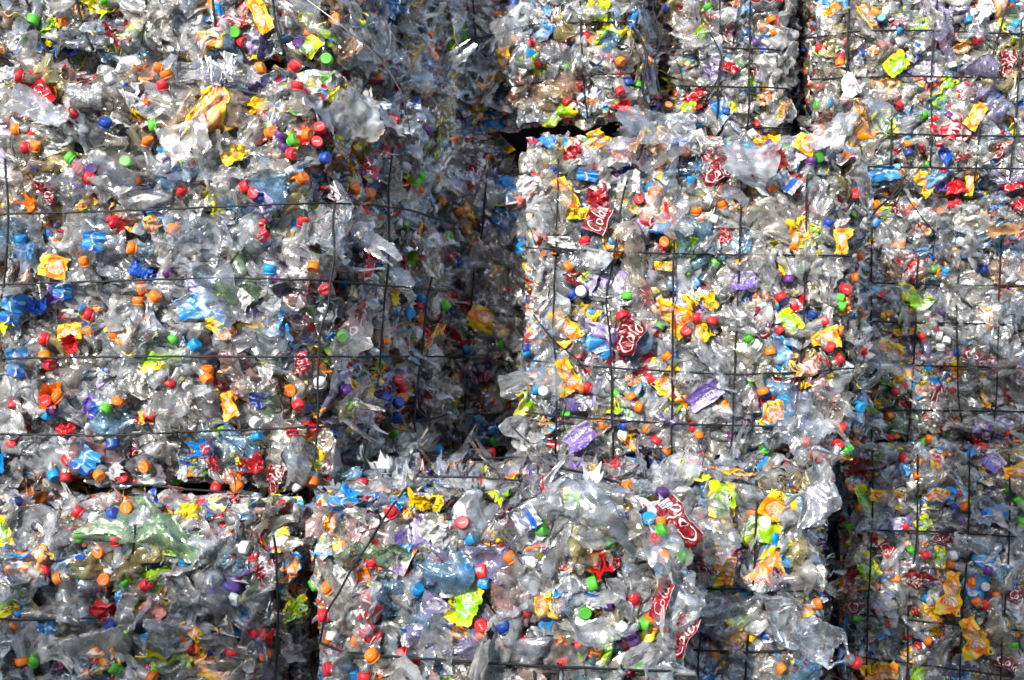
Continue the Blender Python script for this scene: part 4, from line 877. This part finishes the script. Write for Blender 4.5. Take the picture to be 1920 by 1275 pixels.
# loose bottles and torn sheets lying on the bales
def loose_bottle(p, X, N, vi, cap, label, scale=1.0):
    e = bpy.data.objects.new('loose_bottle', None); C.objects.link(e); e.location = p; e.empty_display_size = .05
    e['label'] = label; e['category'] = 'bottle'
    me, L = BL[vi]; m_ = frame_mat(Vector((0, 0, 0)), X, N) @ Matrix.Scale(scale, 4)
    o = obj('bottle_body', me, e, m_); o.material_slots[0].link = 'OBJECT'; o.material_slots[0].material = M['skin']
    if cap: obj('bottle_cap', CAPS[cap][0], e, m_ @ Matrix.Translation((L / 2 - .010, 0, 0)) @ Matrix.Scale(1 / scale, 4))
loose_bottle(P(1527, 1197, 3.04), Vector((.86, -.05, -.50)), Vector((0, -1, .1)), 5, 'r', 'clear crushed bottle with a red cap poking out over the dark gap at lower right')
loose_bottle(P(1548, 900, 3.06), Vector((.3, -.3, .8)), Vector((0, -1, .1)), 8, None, 'clear bottle end hanging out under the lower right corner of the central bale', .8)
def torn_sheet(px, py, d, w, h, ang, seed, m_, label, tilt=(0, -1, .2), name='torn_film', cat='plastic film', bite=.35):
    Q, Fq, u, v = sheet_geo(seed, w, h, 44, 30, .10, .02, .12, 1.6); Fq = ragged(seed, u, v, Fq, bite)
    p = P(px, py, d); N = Vector(tilt).normalized(); U = Vector((1, 0, 0)); U = (U - N * U.dot(N)).normalized(); W = N.cross(U)
    a = math.radians(ang); X = U * math.cos(a) + W * math.sin(a)
    o = obj(name, mesh_np(name, Q, Fq, [M[m_]], smooth=True)); o.matrix_world = frame_mat(p, X, N); o['label'] = label; o['category'] = cat
torn_sheet(1100, 940, 2.72, .27, .085, -22, 11, 'skin', 'large flattened clear bottle skin lying over the top edge of the bottom centre bale', (.1, -.75, .6))
torn_sheet(675, 190, 3.15, .17, .16, -10, 12, 'milky', 'big cloudy sheet of flattened plastic on the shaded upper corner of the big left bale', (.7, -.7, .3))
torn_sheet(735, 225, 3.35, .13, .09, -10, 13, 'milky', 'second cloudy bottle skin beside the big cloudy sheet at upper left', (.85, -.5, .3))
torn_sheet(1230, 240, 3.40, .24, .10, -8, 14, 'skin', 'clear film folded up over the top edge of the central bale', (0, -.9, .3))
torn_sheet(1420, 300, 3.38, .16, .12, -12, 15, 'milky', 'bright white crumpled film at the top of the sunlit central bale', (-.3, -.9, .4))
torn_sheet(1540, 262, 3.40, .12, .06, 10, 21, 'milky', 'white film strip at the upper right corner of the central bale', (0, -.9, .5))
torn_sheet(1505, 790, 3.38, .15, .15, 30, 16, 'skin', 'clear round bottle base bulging from the lower right of the central bale', (0, -1, .1))
torn_sheet(1340, 985, 3.02, .12, .16, 20, 17, 'skin', 'clear flap of film hanging between the two lower centre bales', (.2, -1, .1))
torn_sheet(345, 260, 3.02, .11, .12, 20, 18, 'milky', 'grey white sheet folded out of the upper part of the big left bale', (-.1, -1, .1))
torn_sheet(95, 212, 3.02, .20, .07, -18, 19, 'milky', 'white sunlit bottle skin at the upper left edge of the big left bale', (-.2, -1, .3))
torn_sheet(1258, 1050, 2.70, .10, .20, 15, 22, 'skin', 'grey flap hanging at the right edge of the bottom centre bale', (.4, -1, .1))
torn_sheet(960, 60, 3.9, .1, .1, 15, 24, 'skin', 'clear flap on the top row bale with slanting wires', (.2, -1, .1))
torn_sheet(1880, 430, 4.18, .15, .035, 6, 23, 'card', 'torn piece of brown cardboard wedged at the right edge of the photo', (0, -1, .3), 'torn_cardboard', 'cardboard', .6)

# ------------------------------------------------------------------ yard and the added, unseen building that shades the bales
def plane(name, x0, x1, y0, y1, z, m_):
    me = mesh_np(name, [(x0, y0, z), (x1, y0, z), (x1, y1, z), (x0, y1, z)], np.array([[0, 1, 2, 3]]), [m_]); o = obj(name, me); return o
gm, n, l, p = principled('yard_concrete', (.24, .23, .21), .9, .2, bump=(9, .4))
g = plane('ground', -150, 150, -150, 150, 0, gm); g['kind'] = 'structure'

# unseen building added behind the camera, stepped to shade lower and right-hand bales
wh = bpy.data.objects.new('shade_building', None); C.objects.link(wh); wh.location = (-2, -8, 0)
wh['label'] = 'unseen pale grey block with stepped top, added behind the camera to shade bales'; wh['category'] = 'shade blocker'
wm = principled('painted_block_wall', (.42, .41, .39), .85, .2, bump=(7, .2))[0]
rm = principled('dark_sheet_roof', (.10, .10, .11), .6, .3)[0]; dm = principled('green_steel_door', (.05, .12, .09), .5, .4)[0]
def boxm(name, x0, x1, y0, y1, z0, z1, m_, parent, loc):
    q = [(x, y, z) for z in (z0, z1) for x, y in ((x0, y0), (x1, y0), (x1, y1), (x0, y1))]
    me = mesh_np(name, np.array(q) - np.array(loc), np.array([(0, 3, 2, 1), (4, 5, 6, 7), (0, 1, 5, 4), (1, 2, 6, 5), (2, 3, 7, 6), (3, 0, 4, 7)]), [m_])
    return obj(name, me, parent)
L0 = (-2, -8, 0)
boxm('shade_wall', -16, -4.952, -12, -6, 0, 5.68, wm, wh, L0); boxm('shade_wall', -4.95, -3.722, -12, -6.002, 0, 5.0, wm, wh, L0); boxm('shade_wall', -3.72, 6, -12, -6.004, 0, 6.96, wm, wh, L0)
boxm('shade_roof', -16.1, -4.952, -12.1, -5.998, 5.682, 5.82, rm, wh, L0); boxm('shade_roof', -4.95, -3.722, -12.1, -5.998, 5.002, 5.14, rm, wh, L0); boxm('shade_roof', -3.72, 6.1, -12.1, -6.0, 6.962, 7.1, rm, wh, L0)
boxm('added_door', -3.2, .4, -6.002, -5.95, 0.01, 4.0, dm, wh, L0)
